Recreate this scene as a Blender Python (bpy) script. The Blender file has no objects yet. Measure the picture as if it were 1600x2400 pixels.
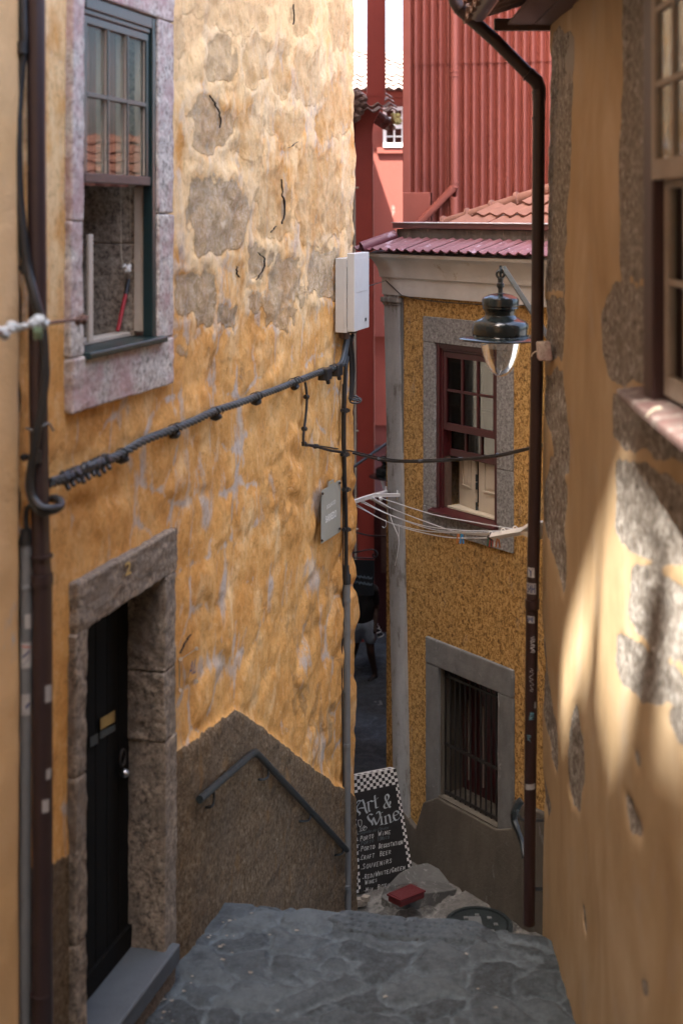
import bpy, math, random
import numpy as np
from mathutils import Vector
random.seed(7)
C = bpy.context.scene.collection

# ------------------------------------------------------------------ camera, sky, sun, exposure
F, CX, HY = 3000.0, 800.0, 500.0          # photo pixels: focal length, centre column, eye level row
cd = bpy.data.cameras.new("camera"); cam = bpy.data.objects.new("camera", cd); C.objects.link(cam)
cam.rotation_euler = (math.radians(90), 0, 0); cam.location = (0, 0, 0)
cd.sensor_fit = 'VERTICAL'; cd.sensor_height = 36; cd.sensor_width = 24; cd.lens = 45
cd.shift_y = -700 / 2400; cd.clip_start = 0.05; cd.clip_end = 6000
cd.dof.use_dof = True; cd.dof.focus_distance = 12.4; cd.dof.aperture_fstop = 1.2
bpy.context.scene.camera = cam
SUN = Vector((0.30, 0.30, -0.905)).normalized()      # direction the light travels
elev = math.asin(-SUN.z); azim = math.atan2(-SUN.x, -SUN.y)
w = bpy.data.worlds.new("World"); bpy.context.scene.world = w; w.use_nodes = True
nt = w.node_tree; bg = nt.nodes['Background']
sky = nt.nodes.new('ShaderNodeTexSky'); sky.sky_type = 'NISHITA'; sky.sun_disc = False
sky.sun_elevation = elev; sky.sun_rotation = azim; sky.air_density = 1.0; sky.dust_density = 6.0; sky.ozone_density = 1.0
nt.links.new(sky.outputs[0], bg.inputs[0]); bg.inputs[1].default_value = 0.15
# outline of the sun patches on the right wall (Y, z): unseen sun blockers above the left neighbour are shaped from it
PATCH_LOW = [(12.5, -2.9), (8.9, -2.9), (8.35, -3.0), (8.15, -3.25), (7.95, -3.1), (7.6, -2.65), (7.1, -2.5), (6.85, -2.65), (6.6, -2.75), (6.35, -2.55), (6.1, -2.3), (5.6, -2.2), (5.0, -2.0), (4.6, -1.4), (4.0, 1.5), (-6, 1.5)]
PATCH_TOP = [(12.5, -3.0), (8.7, -3.0), (8.4, -3.05), (7.6, -2.05), (6.95, -1.55), (6.45, -1.18), (6.2, -1.25), (5.8, -1.3), (5.55, -.85), (-6, -.80), (-6, 1.5), (12.5, 1.5)]
PATCH_STREAKS = [[(7.5, -4), (7.3, -4), (7.02, -1.9), (7.10, -1.9)], [(6.1, -3), (5.9, -3), (5.5, -1.35), (5.75, -1.35)]]
sd = bpy.data.lights.new("sun", 'SUN'); sd.energy = 5.0; sd.angle = math.radians(0.8); sd.color = (1, 0.96, 0.89)
so = bpy.data.objects.new("sun", sd); C.objects.link(so)
so.rotation_euler = SUN.to_track_quat('-Z', 'Y').to_euler()
vs = bpy.context.scene.view_settings
vs.view_transform = 'Standard'; vs.look = 'None'; vs.exposure = 2.88; vs.gamma = 1

# ------------------------------------------------------------------ helpers
def P(x, y, Y): return Vector(((x - CX) / F * Y, Y, -(y - HY) / F * Y))
class Fr:
    """a vertical plane: origin, direction along it, outward normal"""
    def __init__(s, o, t, n):
        s.o = np.array(o, float); s.t = np.array(t, float) / np.hypot(*t); s.n = np.array(n, float) / np.hypot(*n)
    def p(s, a, z, n=0.0):
        q = s.o + s.t * a + s.n * n
        return Vector((q[0], q[1], z))
    def px(s, x, y, n=0.0):
        u = (x - CX) / F; o = s.o + s.n * n
        a = (u * o[1] - o[0]) / (s.t[0] - u * s.t[1]); Y = o[1] + s.t[1] * a
        return a, -(y - HY) / F * Y
    def w(s, x, y, n=0.0):
        a, z = s.px(x, y, n); return s.p(a, z, n)
    def a(s, x, n=0.0): return s.px(x, HY, n)[0]
class Pl:
    """any plane given by a point and a normal; px() meets the view line with it"""
    def __init__(s, o, nrm): s.o = Vector(o); s.nv = Vector(nrm).normalized()
    def w(s, x, y, n=0.0):
        d = Vector(((x - CX) / F, 1, -(y - HY) / F)); k = (s.o + s.nv * n).dot(s.nv) / d.dot(s.nv)
        return d * k
LW = Fr((-1.41, 7.1), (0.3, 1), (1, -0.3))
RW = Fr((1.40, 0.0), (0, 1), (-1, 0))
MF0 = Fr((0.977, 13.2), (0.767, -1), (-1, -0.767))
ac = MF0.a(905); oc = MF0.p(ac, 0)
MF = Fr((oc.x, oc.y), (0.767, -1), (-1, -0.767))
CF = Fr((0.846, 17.5), (1, -0.243), (-0.243, -1))

def wloc(o):
    v = Vector((0, 0, 0))
    while o: v = v + o.location; o = o.parent
    return v
def tag(o, label=None, cat=None, group=None, kind=None):
    if label: o['label'] = label
    if cat: o['category'] = cat
    if group: o['group'] = group
    if kind: o['kind'] = kind
    return o
def thing(name, loc, label, cat, group=None):
    o = bpy.data.objects.new(name, None); C.objects.link(o); o.location = loc; o.empty_display_size = 0.1
    return tag(o, label, cat, group)
class MB:
    def __init__(s): s.v = []; s.f = []
    def add(s, vs, fs):
        k = len(s.v); s.v += [Vector(q) for q in vs]; s.f += [tuple(i + k for i in f) for f in fs]; return s
    def hexa(s, q):   # 8 corners: bottom loop 0-3, top loop 4-7
        return s.add(q, [(3, 2, 1, 0), (4, 5, 6, 7), (0, 1, 5, 4), (1, 2, 6, 5), (2, 3, 7, 6), (3, 0, 4, 7)])
    def box(s, x0, x1, y0, y1, z0, z1):
        return s.hexa([(x0, y0, z0), (x1, y0, z0), (x1, y1, z0), (x0, y1, z0), (x0, y0, z1), (x1, y0, z1), (x1, y1, z1), (x0, y1, z1)])
    def fbox(s, fr, a0, a1, z0, z1, n0, n1):
        return s.hexa([fr.p(a0, z0, n0), fr.p(a1, z0, n0), fr.p(a1, z0, n1), fr.p(a0, z0, n1), fr.p(a0, z1, n0), fr.p(a1, z1, n0), fr.p(a1, z1, n1), fr.p(a0, z1, n1)])
    def prism(s, pts, d):   # polygon of world points extruded by d
        n = len(pts); d = Vector(d); v = [Vector(p) for p in pts]; v += [p + d for p in v]
        return s.add(v, [tuple(range(n)), tuple(range(2 * n - 1, n - 1, -1))] + [(i, i + n, (i + 1) % n + n, (i + 1) % n) for i in range(n)])
    def tube(s, pts, r, seg=10, cap=True):
        pts = [Vector(p) for p in pts]; n = len(pts); rs = r if isinstance(r, (list, tuple)) else [r] * n
        T = []
        for i in range(n):
            d = pts[min(i + 1, n - 1)] - pts[max(i - 1, 0)]; T.append(d.normalized() if d.length > 1e-9 else Vector((0, 0, 1)))
        u = T[0].orthogonal().normalized(); k = len(s.v)
        for i in range(n):
            u = (u - T[i] * u.dot(T[i])).normalized(); b = T[i].cross(u)
            for j in range(seg):
                an = 2 * math.pi * j / seg; s.v.append(pts[i] + (u * math.cos(an) + b * math.sin(an)) * rs[i])
        for i in range(n - 1):
            for j in range(seg):
                a = k + i * seg + j; b2 = k + i * seg + (j + 1) % seg; s.f.append((a, b2, b2 + seg, a + seg))
        if cap:
            s.f.append(tuple(k + j for j in range(seg))[::-1]); s.f.append(tuple(k + (n - 1) * seg + j for j in range(seg)))
        return s
    def lathe(s, c, prof, seg=48):   # prof: list of (r, z) round a vertical axis at c
        c = Vector(c); k = len(s.v)
        for r, z in prof:
            for j in range(seg):
                an = 2 * math.pi * j / seg; s.v.append(c + Vector((max(r, 1e-4) * math.cos(an), max(r, 1e-4) * math.sin(an), z)))
        for i in range(len(prof) - 1):
            for j in range(seg):
                a = k + i * seg + j; b = k + i * seg + (j + 1) % seg; s.f.append((a, b, b + seg, a + seg))
        return s
    def blob(s, c, r, sx=1, sy=1, sz=1, seed=0, amp=0.15, n=10):
        rnd = random.Random(seed); c = Vector(c); vs = []; fs = []
        for i in range(n + 1):
            th = math.pi * i / n
            for j in range(n * 2):
                ph = math.pi * j / n; rr = r * (1 + amp * (math.sin(3 * ph + seed) * math.sin(2 * th + seed * 2) + rnd.uniform(-.4, .4)))
                vs.append(c + Vector((rr * sx * math.sin(th) * math.cos(ph), rr * sy * math.sin(th) * math.sin(ph), rr * sz * math.cos(th))))
        for i in range(n):
            for j in range(n * 2):
                a = i * 2 * n + j; b = i * 2 * n + (j + 1) % (2 * n); fs.append((a, b, b + 2 * n, a + 2 * n))
        return s.add(vs, fs)
    def build(s, name, m, parent=None, smooth=False, bevel=0.0, label=None):
        o0 = wloc(parent); me = bpy.data.meshes.new(name); me.from_pydata([tuple(v - o0) for v in s.v], [], s.f); me.update()
        if smooth: me.polygons.foreach_set('use_smooth', [True] * len(me.polygons))
        me.materials.append(m); o = bpy.data.objects.new(name, me); C.objects.link(o); o.parent = parent
        if label: o['label'] = label
        if bevel:
            b = o.modifiers.new('bevel', 'BEVEL'); b.width = bevel; b.segments = 2; b.limit_method = 'ANGLE'; b.angle_limit = 0.6
        if smooth: 
            me.set_sharp_from_angle(angle=0.55)
        return o
def smooth_path(pts, k=6):
    pts = [Vector(p) for p in pts]; out = []
    for i in range(len(pts) - 1):
        p0 = pts[max(i - 1, 0)]; p1 = pts[i]; p2 = pts[i + 1]; p3 = pts[min(i + 2, len(pts) - 1)]
        for j in range(k):
            t = j / k; out.append(0.5 * ((2 * p1) + (p2 - p0) * t + (2 * p0 - 5 * p1 + 4 * p2 - p3) * t * t + (3 * p1 - p0 - 3 * p2 + p3) * t ** 3))
    out.append(pts[-1]); return out

# numpy value noise
def _h(ix, iy, s):
    v = (ix.astype(np.int64) * 374761393 + iy.astype(np.int64) * 668265263 + s * 974711) & 0x7fffffff
    v = ((v ^ (v >> 13)) * 1274126177) & 0x7fffffff
    return ((v ^ (v >> 16)) & 0xffff) / 65535.0
def vn(x, y, s=0):
    ix = np.floor(x); iy = np.floor(y); fx = x - ix; fy = y - iy
    fx = fx * fx * (3 - 2 * fx); fy = fy * fy * (3 - 2 * fy)
    a = _h(ix, iy, s); b = _h(ix + 1, iy, s); c = _h(ix, iy + 1, s); d = _h(ix + 1, iy + 1, s)
    return (a * (1 - fx) + b * fx) * (1 - fy) + (c * (1 - fx) + d * fx) * fy
def fbm(x, y, s=0, o=4):
    r = np.zeros_like(x, dtype=float); amp = .5; tot = 0
    for i in range(o):
        r += amp * vn(x * 2 ** i + i * 17.3, y * 2 ** i + i * 9.1, s + i); tot += amp; amp *= .5
    return r / tot
def voro(x, y, s=0):
    ix = np.floor(x); iy = np.floor(y); f1 = np.full(x.shape, 9.); f2 = np.full(x.shape, 9.); cid = np.zeros(x.shape)
    for dx in (-1, 0, 1):
        for dy in (-1, 0, 1):
            cx = ix + dx; cy = iy + dy
            px = cx + .15 + .7 * _h(cx, cy, s); py = cy + .15 + .7 * _h(cx, cy, s + 5)
            d = np.hypot(px - x, py - y); m = d < f1
            f2 = np.where(m, f1, np.minimum(f2, d)); cid = np.where(m, _h(cx, cy, s + 9), cid); f1 = np.where(m, d, f1)
    return f1, f2, cid
def sst(a, b, x): t = np.clip((x - a) / (b - a), 0, 1); return t * t * (3 - 2 * t)
def inpoly(x, y, poly):
    r = np.zeros(x.shape, bool); n = len(poly)
    for i in range(n):
        x0, y0 = poly[i]; x1, y1 = poly[(i + 1) % n]
        if y0 == y1: continue
        c = ((y0 > y) != (y1 > y)) & (x < (x1 - x0) * (y - y0) / (y1 - y0) + x0); r ^= c
    return r
def grid_obj(name, V, m, parent=None, keep=None, attrs=None, smooth=True):
    """V: (rows, cols, 3) array of world points; keep: (rows-1, cols-1) cells to keep"""
    R, K, _ = V.shape; o0 = np.array(wloc(parent)); me = bpy.data.meshes.new(name)
    idx = np.arange(R * K).reshape(R, K); q = np.stack([idx[:-1, :-1], idx[:-1, 1:], idx[1:, 1:], idx[1:, :-1]], -1).reshape(-1, 4)
    if keep is not None: q = q[keep.reshape(-1)]
    me.vertices.add(R * K); me.vertices.foreach_set('co', (V.reshape(-1, 3) - o0).astype(np.float32).ravel())
    me.loops.add(len(q) * 4); me.loops.foreach_set('vertex_index', q.astype(np.int32).ravel())
    me.polygons.add(len(q)); me.polygons.foreach_set('loop_start', (np.arange(len(q)) * 4).astype(np.int32))
    me.update(calc_edges=True); me.validate()
    me.polygons.foreach_set('use_smooth', [smooth] * len(me.polygons))
    for k, a in (attrs or {}).items():
        at = me.attributes.new(k, 'FLOAT', 'POINT'); at.data.foreach_set('value', np.asarray(a, np.float32).ravel())
    me.materials.append(m); o = bpy.data.objects.new(name, me); C.objects.link(o); o.parent = parent
    return o

# ------------------------------------------------------------------ materials
class NT:
    def __init__(s, name):
        s.m = bpy.data.materials.new(name); s.m.use_nodes = True; s.t = s.m.node_tree; s.b = s.t.nodes['Principled BSDF']; s.tc = s.t.nodes.new('ShaderNodeTexCoord')
    def N(s, k, **kw):
        n = s.t.nodes.new(k)
        for a, v in kw.items(): setattr(n, a, v)
        return n
    def L(s, a, b): s.t.links.new(a, b)
    def coord(s, sc=(1, 1, 1)):
        mp = s.N('ShaderNodeMapping'); mp.inputs['Scale'].default_value = sc; s.L(s.tc.outputs['Object'], mp.inputs[0]); return mp.outputs[0]
    def noise(s, scale, detail=5, rough=.6, sc=(1, 1, 1), dist=0):
        n = s.N('ShaderNodeTexNoise'); n.inputs['Scale'].default_value = scale; n.inputs['Detail'].default_value = detail
        n.inputs['Roughness'].default_value = rough; n.inputs['Distortion'].default_value = dist; s.L(s.coord(sc), n.inputs['Vector']); return n.outputs[0]
    def ramp(s, f, stops):
        r = s.N('ShaderNodeValToRGB'); e = r.color_ramp.elements
        while len(e) < len(stops): e.new(.5)
        for i, (p, c) in enumerate(stops): e[i].position = p; e[i].color = (c, c, c, 1) if isinstance(c, (int, float)) else (*c, 1)
        s.L(f, r.inputs[0]); return r.outputs[0]
    def mix(s, f, a, b, mode='MIX'):
        n = s.N('ShaderNodeMix', data_type='RGBA', blend_type=mode)
        for sk, v in ((n.inputs[0], f), (n.inputs[6], a), (n.inputs[7], b)):
            if isinstance(v, (int, float)): sk.default_value = v
            elif isinstance(v, tuple): sk.default_value = (*v, 1)
            else: s.L(v, sk)
        return n.outputs[2]
    def math(s, op, a, b=0.0, c=None):
        n = s.N('ShaderNodeMath', operation=op)
        for sk, v in ((n.inputs[0], a), (n.inputs[1], b)) + (((n.inputs[2], c),) if c is not None else ()):
            if isinstance(v, (int, float)): sk.default_value = v
            else: s.L(v, sk)
        return n.outputs[0]
    def attr(s, k): n = s.N('ShaderNodeAttribute'); n.attribute_name = k; return n.outputs['Fac']
    def bump(s, h, dist, strength=1.0):
        n = s.N('ShaderNodeBump'); n.inputs['Distance'].default_value = dist; n.inputs['Strength'].default_value = strength
        s.L(h, n.inputs['Height']); s.L(n.outputs[0], s.b.inputs['Normal'])
    def fin(s, col, rough=.85, metal=0.0, spec=None):
        if isinstance(col, tuple): s.b.inputs['Base Color'].default_value = (*col, 1)
        else: s.L(col, s.b.inputs['Base Color'])
        if isinstance(rough, (int, float)): s.b.inputs['Roughness'].default_value = rough
        else: s.L(rough, s.b.inputs['Roughness'])
        s.b.inputs['Metallic'].default_value = metal
        if spec is not None: s.b.inputs['Specular IOR Level'].default_value = spec
        return s.m
def pm(name, c1, c2=None, scale=6, rough=.7, metal=0.0, bs=40, bd=0.002, sc=(1, 1, 1), c3=None, s3=3, t3=.62, spec=None):
    n = NT(name); c2 = c2 or tuple(v * .8 for v in c1)
    col = n.ramp(n.noise(scale, 6, .65, sc), [(.3, c1), (.7, c2)])
    if c3: col = n.mix(n.ramp(n.noise(s3, 8, .7, sc), [(t3, 0.0), (t3 + .06, 1.0)]), col, c3)
    n.bump(n.noise(bs, 4), bd)
    return n.fin(col, rough, metal, spec)
def granite(name, a, b, c, scale=70, bd=.004, big=None):
    n = NT(name)
    f = n.noise(scale, 3, .75); col = n.ramp(f, [(.34, c), (.46, b), (.56, a), (.7, tuple(min(1, v * 1.35) for v in a))])
    if big: col = n.mix(n.ramp(n.noise(3.2, 6, .65), [(.42, 0.0), (.62, 1.0)]), col, n.mix(.72, col, big))
    n.bump(n.noise(scale * .6, 5, .7), bd); return n.fin(col, .9)

def plaster_left():
    n = NT('ochre_plaster')
    f = n.noise(1.5, 7, .68, (1.7, 1.7, .9), .6)
    och = n.ramp(f, [(.28, (.52, .245, .065)), (.45, (.69, .345, .10)), (.6, (.74, .41, .14)), (.76, (.78, .52, .26))])
    g1 = n.noise(1.9, 8, .7, (2.6, 2.6, .75), 1.0)
    gm = n.ramp(n.math('ADD', g1, n.math('MULTIPLY', n.attr('grey'), .19)), [(.60, 0.0), (.66, .55), (.76, .9)])
    col = n.mix(gm, och, n.ramp(n.noise(9, 4), [(.3, (.47, .41, .37)), (.7, (.58, .53, .48))]))
    # limewash patches, paler towards the top to paint in brighter sky light
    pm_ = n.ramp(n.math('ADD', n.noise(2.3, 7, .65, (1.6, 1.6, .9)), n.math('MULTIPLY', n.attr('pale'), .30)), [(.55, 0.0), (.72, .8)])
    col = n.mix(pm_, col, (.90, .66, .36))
    st = n.ramp(n.noise(3.5, 9, .75, (3, 3, .6)), [(.64, 0.0), (.74, .55)])
    col = n.mix(st, col, (.24, .16, .10))
    # granular render
    gr = n.noise(20, 6, .85, (1, 1, .8), .8); col = n.mix(n.ramp(gr, [(.36, .65), (.5, 0.0)]), col, n.mix(.65, col, (.20, .10, .035)))
    col = n.mix(n.ramp(gr, [(.54, 0.0), (.68, .5)]), col, (.78, .60, .38))
    col = n.mix(n.ramp(n.noise(6, 8, .8, (2.2, 2.2, .5), .8), [(.53, 0.0), (.66, .3)]), col, (.44, .24, .08))
    stc = n.ramp(n.noise(15, 6, .9, dist=1.2), [(.36, (.22, .12, .05)), (.42, (.58, .34, .12)), (.49, (.76, .46, .16)), (.55, (.80, .62, .36)), (.62, (.90, .84, .74))])
    stg = n.ramp(n.noise(16, 6, .9, dist=1.2), [(.38, (.14, .10, .07)), (.45, (.42, .31, .19)), (.52, (.60, .50, .38)), (.60, (.78, .75, .70))])
    sa = n.attr('stone'); sm = n.ramp(n.math('ADD', sa, n.math('MULTIPLY', n.math('SUBTRACT', n.noise(9, 7, .8), .5), 1.5)), [(.40, 0.0), (.62, .85)])
    stone = n.mix(n.attr('bare'), n.mix(.35, stc, och), stg)
    stone = n.mix(n.math('MULTIPLY', n.attr('pale'), .5), stone, (.88, .68, .40)); sm = n.math('MULTIPLY', sm, n.math('MULTIPLY_ADD', n.attr('bare'), .55, .34)); col = n.mix(sm, col, stone)  # stones get the same painted sky-light lightening towards the top
    dm = n.ramp(n.math('ADD', n.attr('dado'), n.math('MULTIPLY', n.math('SUBTRACT', n.noise(9, 6, .8), .5), .6)), [(.44, 0.0), (.54, 1.0)])
    dc = n.ramp(n.noise(28, 5, .9), [(.34, (.045, .028, .015)), (.46, (.125, .082, .045)), (.55, (.195, .138, .082)), (.66, (.33, .265, .19))])
    dc = n.mix(n.ramp(n.noise(2.2, 6, .6), [(.4, 0.0), (.66, .75)]), dc, n.mix(.4, dc, (.11, .094, .08)))
    dc = n.mix(n.ramp(n.noise(5, 5, .6, (1.5, 1.5, .8)), [(.58, 0.0), (.7, .5)]), dc, (.24, .13, .045))
    col = n.mix(dm, col, dc)
    h = n.math('ADD', n.math('MULTIPLY', n.noise(16, 7, .85, dist=1.0), n.math('ADD', .45, n.math('MULTIPLY', sm, 2.2))), n.math('MULTIPLY', n.noise(34, 4, .8), n.math('ADD', .3, n.math('MULTIPLY', dm, .8))))
    n.bump(h, .020); return n.fin(col, .92, spec=.2)
def plaster_right():
    n = NT('smooth_ochre_plaster')
    f = n.noise(1.0, 6, .6, (1.5, 1.5, .8), .5)
    col = n.ramp(f, [(.3, (.29, .195, .105)), (.5, (.37, .26, .145)), (.72, (.45, .34, .22))])
    col = n.mix(n.ramp(n.noise(2.2, 7, .7, (1.4, 1.4, .9)), [(.54, 0.0), (.74, .5)]), col, (.36, .30, .245))
    col = n.mix(n.ramp(n.noise(9, 6, .7, (2, 2, .4)), [(.69, 0.0), (.75, .5)]), col, (.16, .12, .09))
    sm = n.ramp(n.math('ADD', n.attr('stone'), n.math('MULTIPLY', n.math('SUBTRACT', n.noise(11, 6, .7), .5), .5)), [(.44, 0.0), (.54, 1.0)])
    sc = n.ramp(n.noise(24, 5, .8), [(.34, (.05, .043, .037)), (.46, (.17, .145, .12)), (.56, (.28, .255, .225)), (.68, (.56, .54, .51))])
    sc = n.mix(n.ramp(n.noise(4, 6, .7), [(.45, 0.0), (.65, .6)]), sc, (.17, .145, .12))
    col = n.mix(sm, col, sc)
    n.bump(n.math('ADD', n.math('MULTIPLY', n.noise(35, 5, .7), n.math('ADD', .2, sm)), n.math('MULTIPLY', sm, -.6)), .008)
    return n.fin(col, .9, spec=.25)
def stucco():
    n = NT('rough_ochre_stucco')
    v = n.N('ShaderNodeTexVoronoi'); v.inputs['Scale'].default_value = 24; v.inputs['Randomness'].default_value = 1
    wn = n.N('ShaderNodeTexNoise'); wn.inputs['Scale'].default_value = 20; n.L(n.coord(), wn.inputs['Vector'])
    mx = n.N('ShaderNodeVectorMath', operation='ADD'); n.L(n.coord((1, 1, .62)), mx.inputs[0])
    sc = n.N('ShaderNodeVectorMath', operation='SCALE'); n.L(wn.outputs['Color'], sc.inputs[0]); sc.inputs['Scale'].default_value = .035
    n.L(sc.outputs[0], mx.inputs[1]); n.L(mx.outputs[0], v.inputs['Vector'])
    base = n.ramp(n.noise(1.6, 6, .65, (1, 1, .7)), [(.3, (.32, .185, .06)), (.55, (.42, .25, .085)), (.75, (.45, .31, .14))])
    fl = n.ramp(n.noise(32, 5, .85, (1, 1, .8), .8), [(.40, (.06, .034, .013)), (.48, (.28, .155, .045)), (.56, (.52, .32, .12))])
    z = n.N('ShaderNodeSeparateXYZ'); n.L(n.tc.outputs['Object'], z.inputs[0])
    col = n.mix(n.ramp(n.math('MULTIPLY_ADD', z.outputs[2], .16, 1.0), [(.1, .06), (.5, .14), (.7, .5), (.82, .85)]), base, fl)
    low = n.ramp(n.math('MULTIPLY_ADD', z.outputs[2], -.16, -.15), [(.2, 0.0), (.8, 1.0)])
    gm = n.ramp(n.math('ADD', n.noise(2.1, 7, .7, (2, 2, .8)), n.math('MULTIPLY', low, .16)), [(.6, 0.0), (.76, .75)])
    col = n.mix(gm, col, (.30, .255, .20)); dk = n.ramp(n.noise(1.3, 7, .7, (1.4, 1.4, .8)), [(.52, 0.0), (.72, .6)])
    col = n.mix(dk, col, (.17, .12, .06))
    n.bump(n.math('ADD', n.noise(32, 5, .85, (1, 1, .8), .8), n.math('MULTIPLY', v.outputs['Distance'], .6)), .0045); return n.fin(col, .9, spec=.2)
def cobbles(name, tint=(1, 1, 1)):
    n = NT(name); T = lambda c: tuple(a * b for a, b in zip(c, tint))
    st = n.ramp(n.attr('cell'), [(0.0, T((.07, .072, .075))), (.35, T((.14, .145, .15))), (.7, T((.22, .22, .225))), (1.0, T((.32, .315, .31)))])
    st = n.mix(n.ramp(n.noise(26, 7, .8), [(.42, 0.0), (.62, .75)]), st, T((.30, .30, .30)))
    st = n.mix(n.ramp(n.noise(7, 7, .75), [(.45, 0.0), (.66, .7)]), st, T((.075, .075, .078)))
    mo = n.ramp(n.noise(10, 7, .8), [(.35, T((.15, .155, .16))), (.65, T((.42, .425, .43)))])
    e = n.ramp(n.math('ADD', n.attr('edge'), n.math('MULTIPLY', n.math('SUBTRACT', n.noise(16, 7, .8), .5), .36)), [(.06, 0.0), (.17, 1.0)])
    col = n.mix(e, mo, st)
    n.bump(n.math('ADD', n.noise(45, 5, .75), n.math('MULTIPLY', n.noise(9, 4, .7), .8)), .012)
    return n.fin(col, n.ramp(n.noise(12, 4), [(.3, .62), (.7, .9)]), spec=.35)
def glassm(name, tint=(.9, .92, .9), base=.05, gl=.9, k=.4):
    m = bpy.data.materials.new(name); m.use_nodes = True; t = m.node_tree; t.nodes.remove(t.nodes['Principled BSDF'])
    o = t.nodes['Material Output']; tr = t.nodes.new('ShaderNodeBsdfTransparent'); tr.inputs[0].default_value = (*tint, 1)
    g = t.nodes.new('ShaderNodeBsdfGlossy'); g.inputs['Roughness'].default_value = .015; g.inputs[0].default_value = (gl, gl, gl, 1)
    lw = t.nodes.new('ShaderNodeLayerWeight'); lw.inputs[0].default_value = .35
    ma = t.nodes.new('ShaderNodeMath'); ma.operation = 'MULTIPLY_ADD'; ma.inputs[1].default_value = k; ma.inputs[2].default_value = base
    mx = t.nodes.new('ShaderNodeMixShader'); t.links.new(lw.outputs['Fresnel'], ma.inputs[0]); t.links.new(ma.outputs[0], mx.inputs[0])
    t.links.new(tr.outputs[0], mx.inputs[1]); t.links.new(g.outputs[0], mx.inputs[2]); t.links.new(mx.outputs[0], o.inputs[0]); return m
M = {}
M['plL'] = plaster_left(); M['plR'] = plaster_right(); M['stuc'] = stucco()
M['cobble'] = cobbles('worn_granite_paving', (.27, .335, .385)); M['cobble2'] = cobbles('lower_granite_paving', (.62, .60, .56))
M['neigh'] = pm('pale_yellow_plaster', (.68, .45, .24), (.60, .37, .16), 1.5, .9, bs=30, bd=.004, sc=(1, 1, .5), c3=(.42, .39, .35), s3=2.2, t3=.6)
M['surround'] = granite('lilac_grey_granite', (.52, .485, .44), (.41, .375, .335), (.17, .155, .14), 30, .007, (.40, .24, .235))
M['door_stone'] = granite('brown_granite', (.29, .235, .18), (.175, .14, .107), (.06, .048, .037), 30, .009, (.155, .13, .105))
M['sill_stone'] = pm('worn_grey_sill_stone', (.075, .09, .105), (.055, .065, .078), 5, .75, bs=60, bd=.002, c3=(.10, .12, .135), s3=9)
M['riser'] = granite('brown_kerb_stone', (.20, .15, .11), (.13, .10, .075), (.05, .04, .03), 60, .008)
M['grey_gran'] = granite('grey_granite', (.235, .23, .225), (.18, .175, .17), (.11, .106, .10), 34, .003)
M['grey_render'] = pm('grey_cement_render', (.165, .168, .168), (.105, .107, .108), 4, .9, bs=28, bd=.006, sc=(1.4, 1.4, .7), c3=(.26, .27, .275), s3=5, t3=.6)
M['base_render'] = pm('stained_cement_base', (.115, .10, .08), (.07, .06, .049), 3, .9, bs=26, bd=.008, sc=(1.6, 1.6, .6), c3=(.15, .145, .14), s3=4, t3=.6)
M['white_render'] = pm('weathered_white_render', (.56, .55, .53), (.45, .44, .42), 3, .9, bs=24, bd=.006, c3=(.36, .31, .25), s3=3.5, t3=.62)
M['pilaster'] = pm('weathered_pale_grey_render', (.36, .365, .365), (.25, .255, .25), 3, .9, bs=24, bd=.006, sc=(1.6, 1.6, .6), c3=(.17, .16, .15), s3=3, t3=.54)
M['parapet'] = pm('blackened_cement', (.17, .15, .13), (.07, .062, .055), 5, .95, bs=28, bd=.008, sc=(1.5, 1.5, .6), c3=(.25, .20, .17), s3=6, t3=.6)
M['cap'] = pm('maroon_cap_metal', (.13, .048, .045), (.10, .04, .038), 3, .45)
M['capz'] = pm('pale_highlight_paint', (.75, .75, .76), (.6, .6, .62), 3, .4)
M['etile'] = pm('purple_red_painted_tile', (.17, .052, .066), (.12, .038, .048), 8, .5, bs=50, bd=.003, c3=(.30, .20, .25), s3=6, t3=.58)
M['otile'] = pm('orange_clay_tile', (.24, .10, .065), (.19, .08, .05), 6, .8, bs=60, bd=.003, c3=(.36, .16, .10), s3=7, t3=.62)
M['btile'] = pm('pale_weathered_clay_tile', (.33, .27, .235), (.27, .21, .18), 5, .8, bs=50, bd=.004, c3=(.35, .30, .22), s3=3)
M['dtile'] = pm('old_dark_clay_tile', (.22, .13, .10), (.12, .08, .065), 8, .9, bs=40, bd=.006, c3=(.28, .23, .20), s3=9)
M['corr'] = pm('red_painted_corrugated_sheet', (.28, .068, .045), (.215, .052, .036), 2.5, .55, bs=14, bd=.003, sc=(1, 1, .5), c3=(.58, .36, .30), s3=14, t3=.68)
M['redm'] = pm('red_painted_metal', (.36, .095, .065), (.30, .08, .055), 3, .5, bs=20, bd=.002, c3=(.58, .42, .38), s3=14, t3=.71)
M['duct'] = pm('red_duct_paint', (.42, .072, .052), (.35, .058, .045), 2, .45, bs=12, bd=.002, c3=(.62, .42, .36), s3=7, t3=.72)
M['redw'] = pm('flaking_red_boards', (.27, .07, .05), (.22, .06, .042), 3, .7, bs=20, bd=.003, sc=(1, 1, .3), c3=(.50, .34, .29), s3=6, t3=.64)
M['maroon'] = pm('maroon_gloss_paint', (.060, .010, .012), (.048, .008, .010), 5, .35, bs=30, bd=.001)
M['pipeL'] = pm('dark_brown_pipe_paint', (.032, .019, .020), (.026, .016, .017), 4, .38, bs=20, bd=.001)
M['pipeR'] = pm('oxblood_pipe_paint', (.026, .0095, .009), (.02, .008, .0075), 5, .5, bs=24, bd=.002, c3=(.045, .024, .018), s3=12, t3=.66)
M['green'] = pm('dark_green_gloss_paint', (.014, .032, .033), (.010, .024, .025), 5, .3, bs=30, bd=.001, c3=(.05, .08, .085), s3=12, t3=.66)
M['brownw'] = pm('brown_wood', (.10, .06, .045), (.07, .04, .03), 8, .6, sc=(1, 1, 3))
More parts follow.
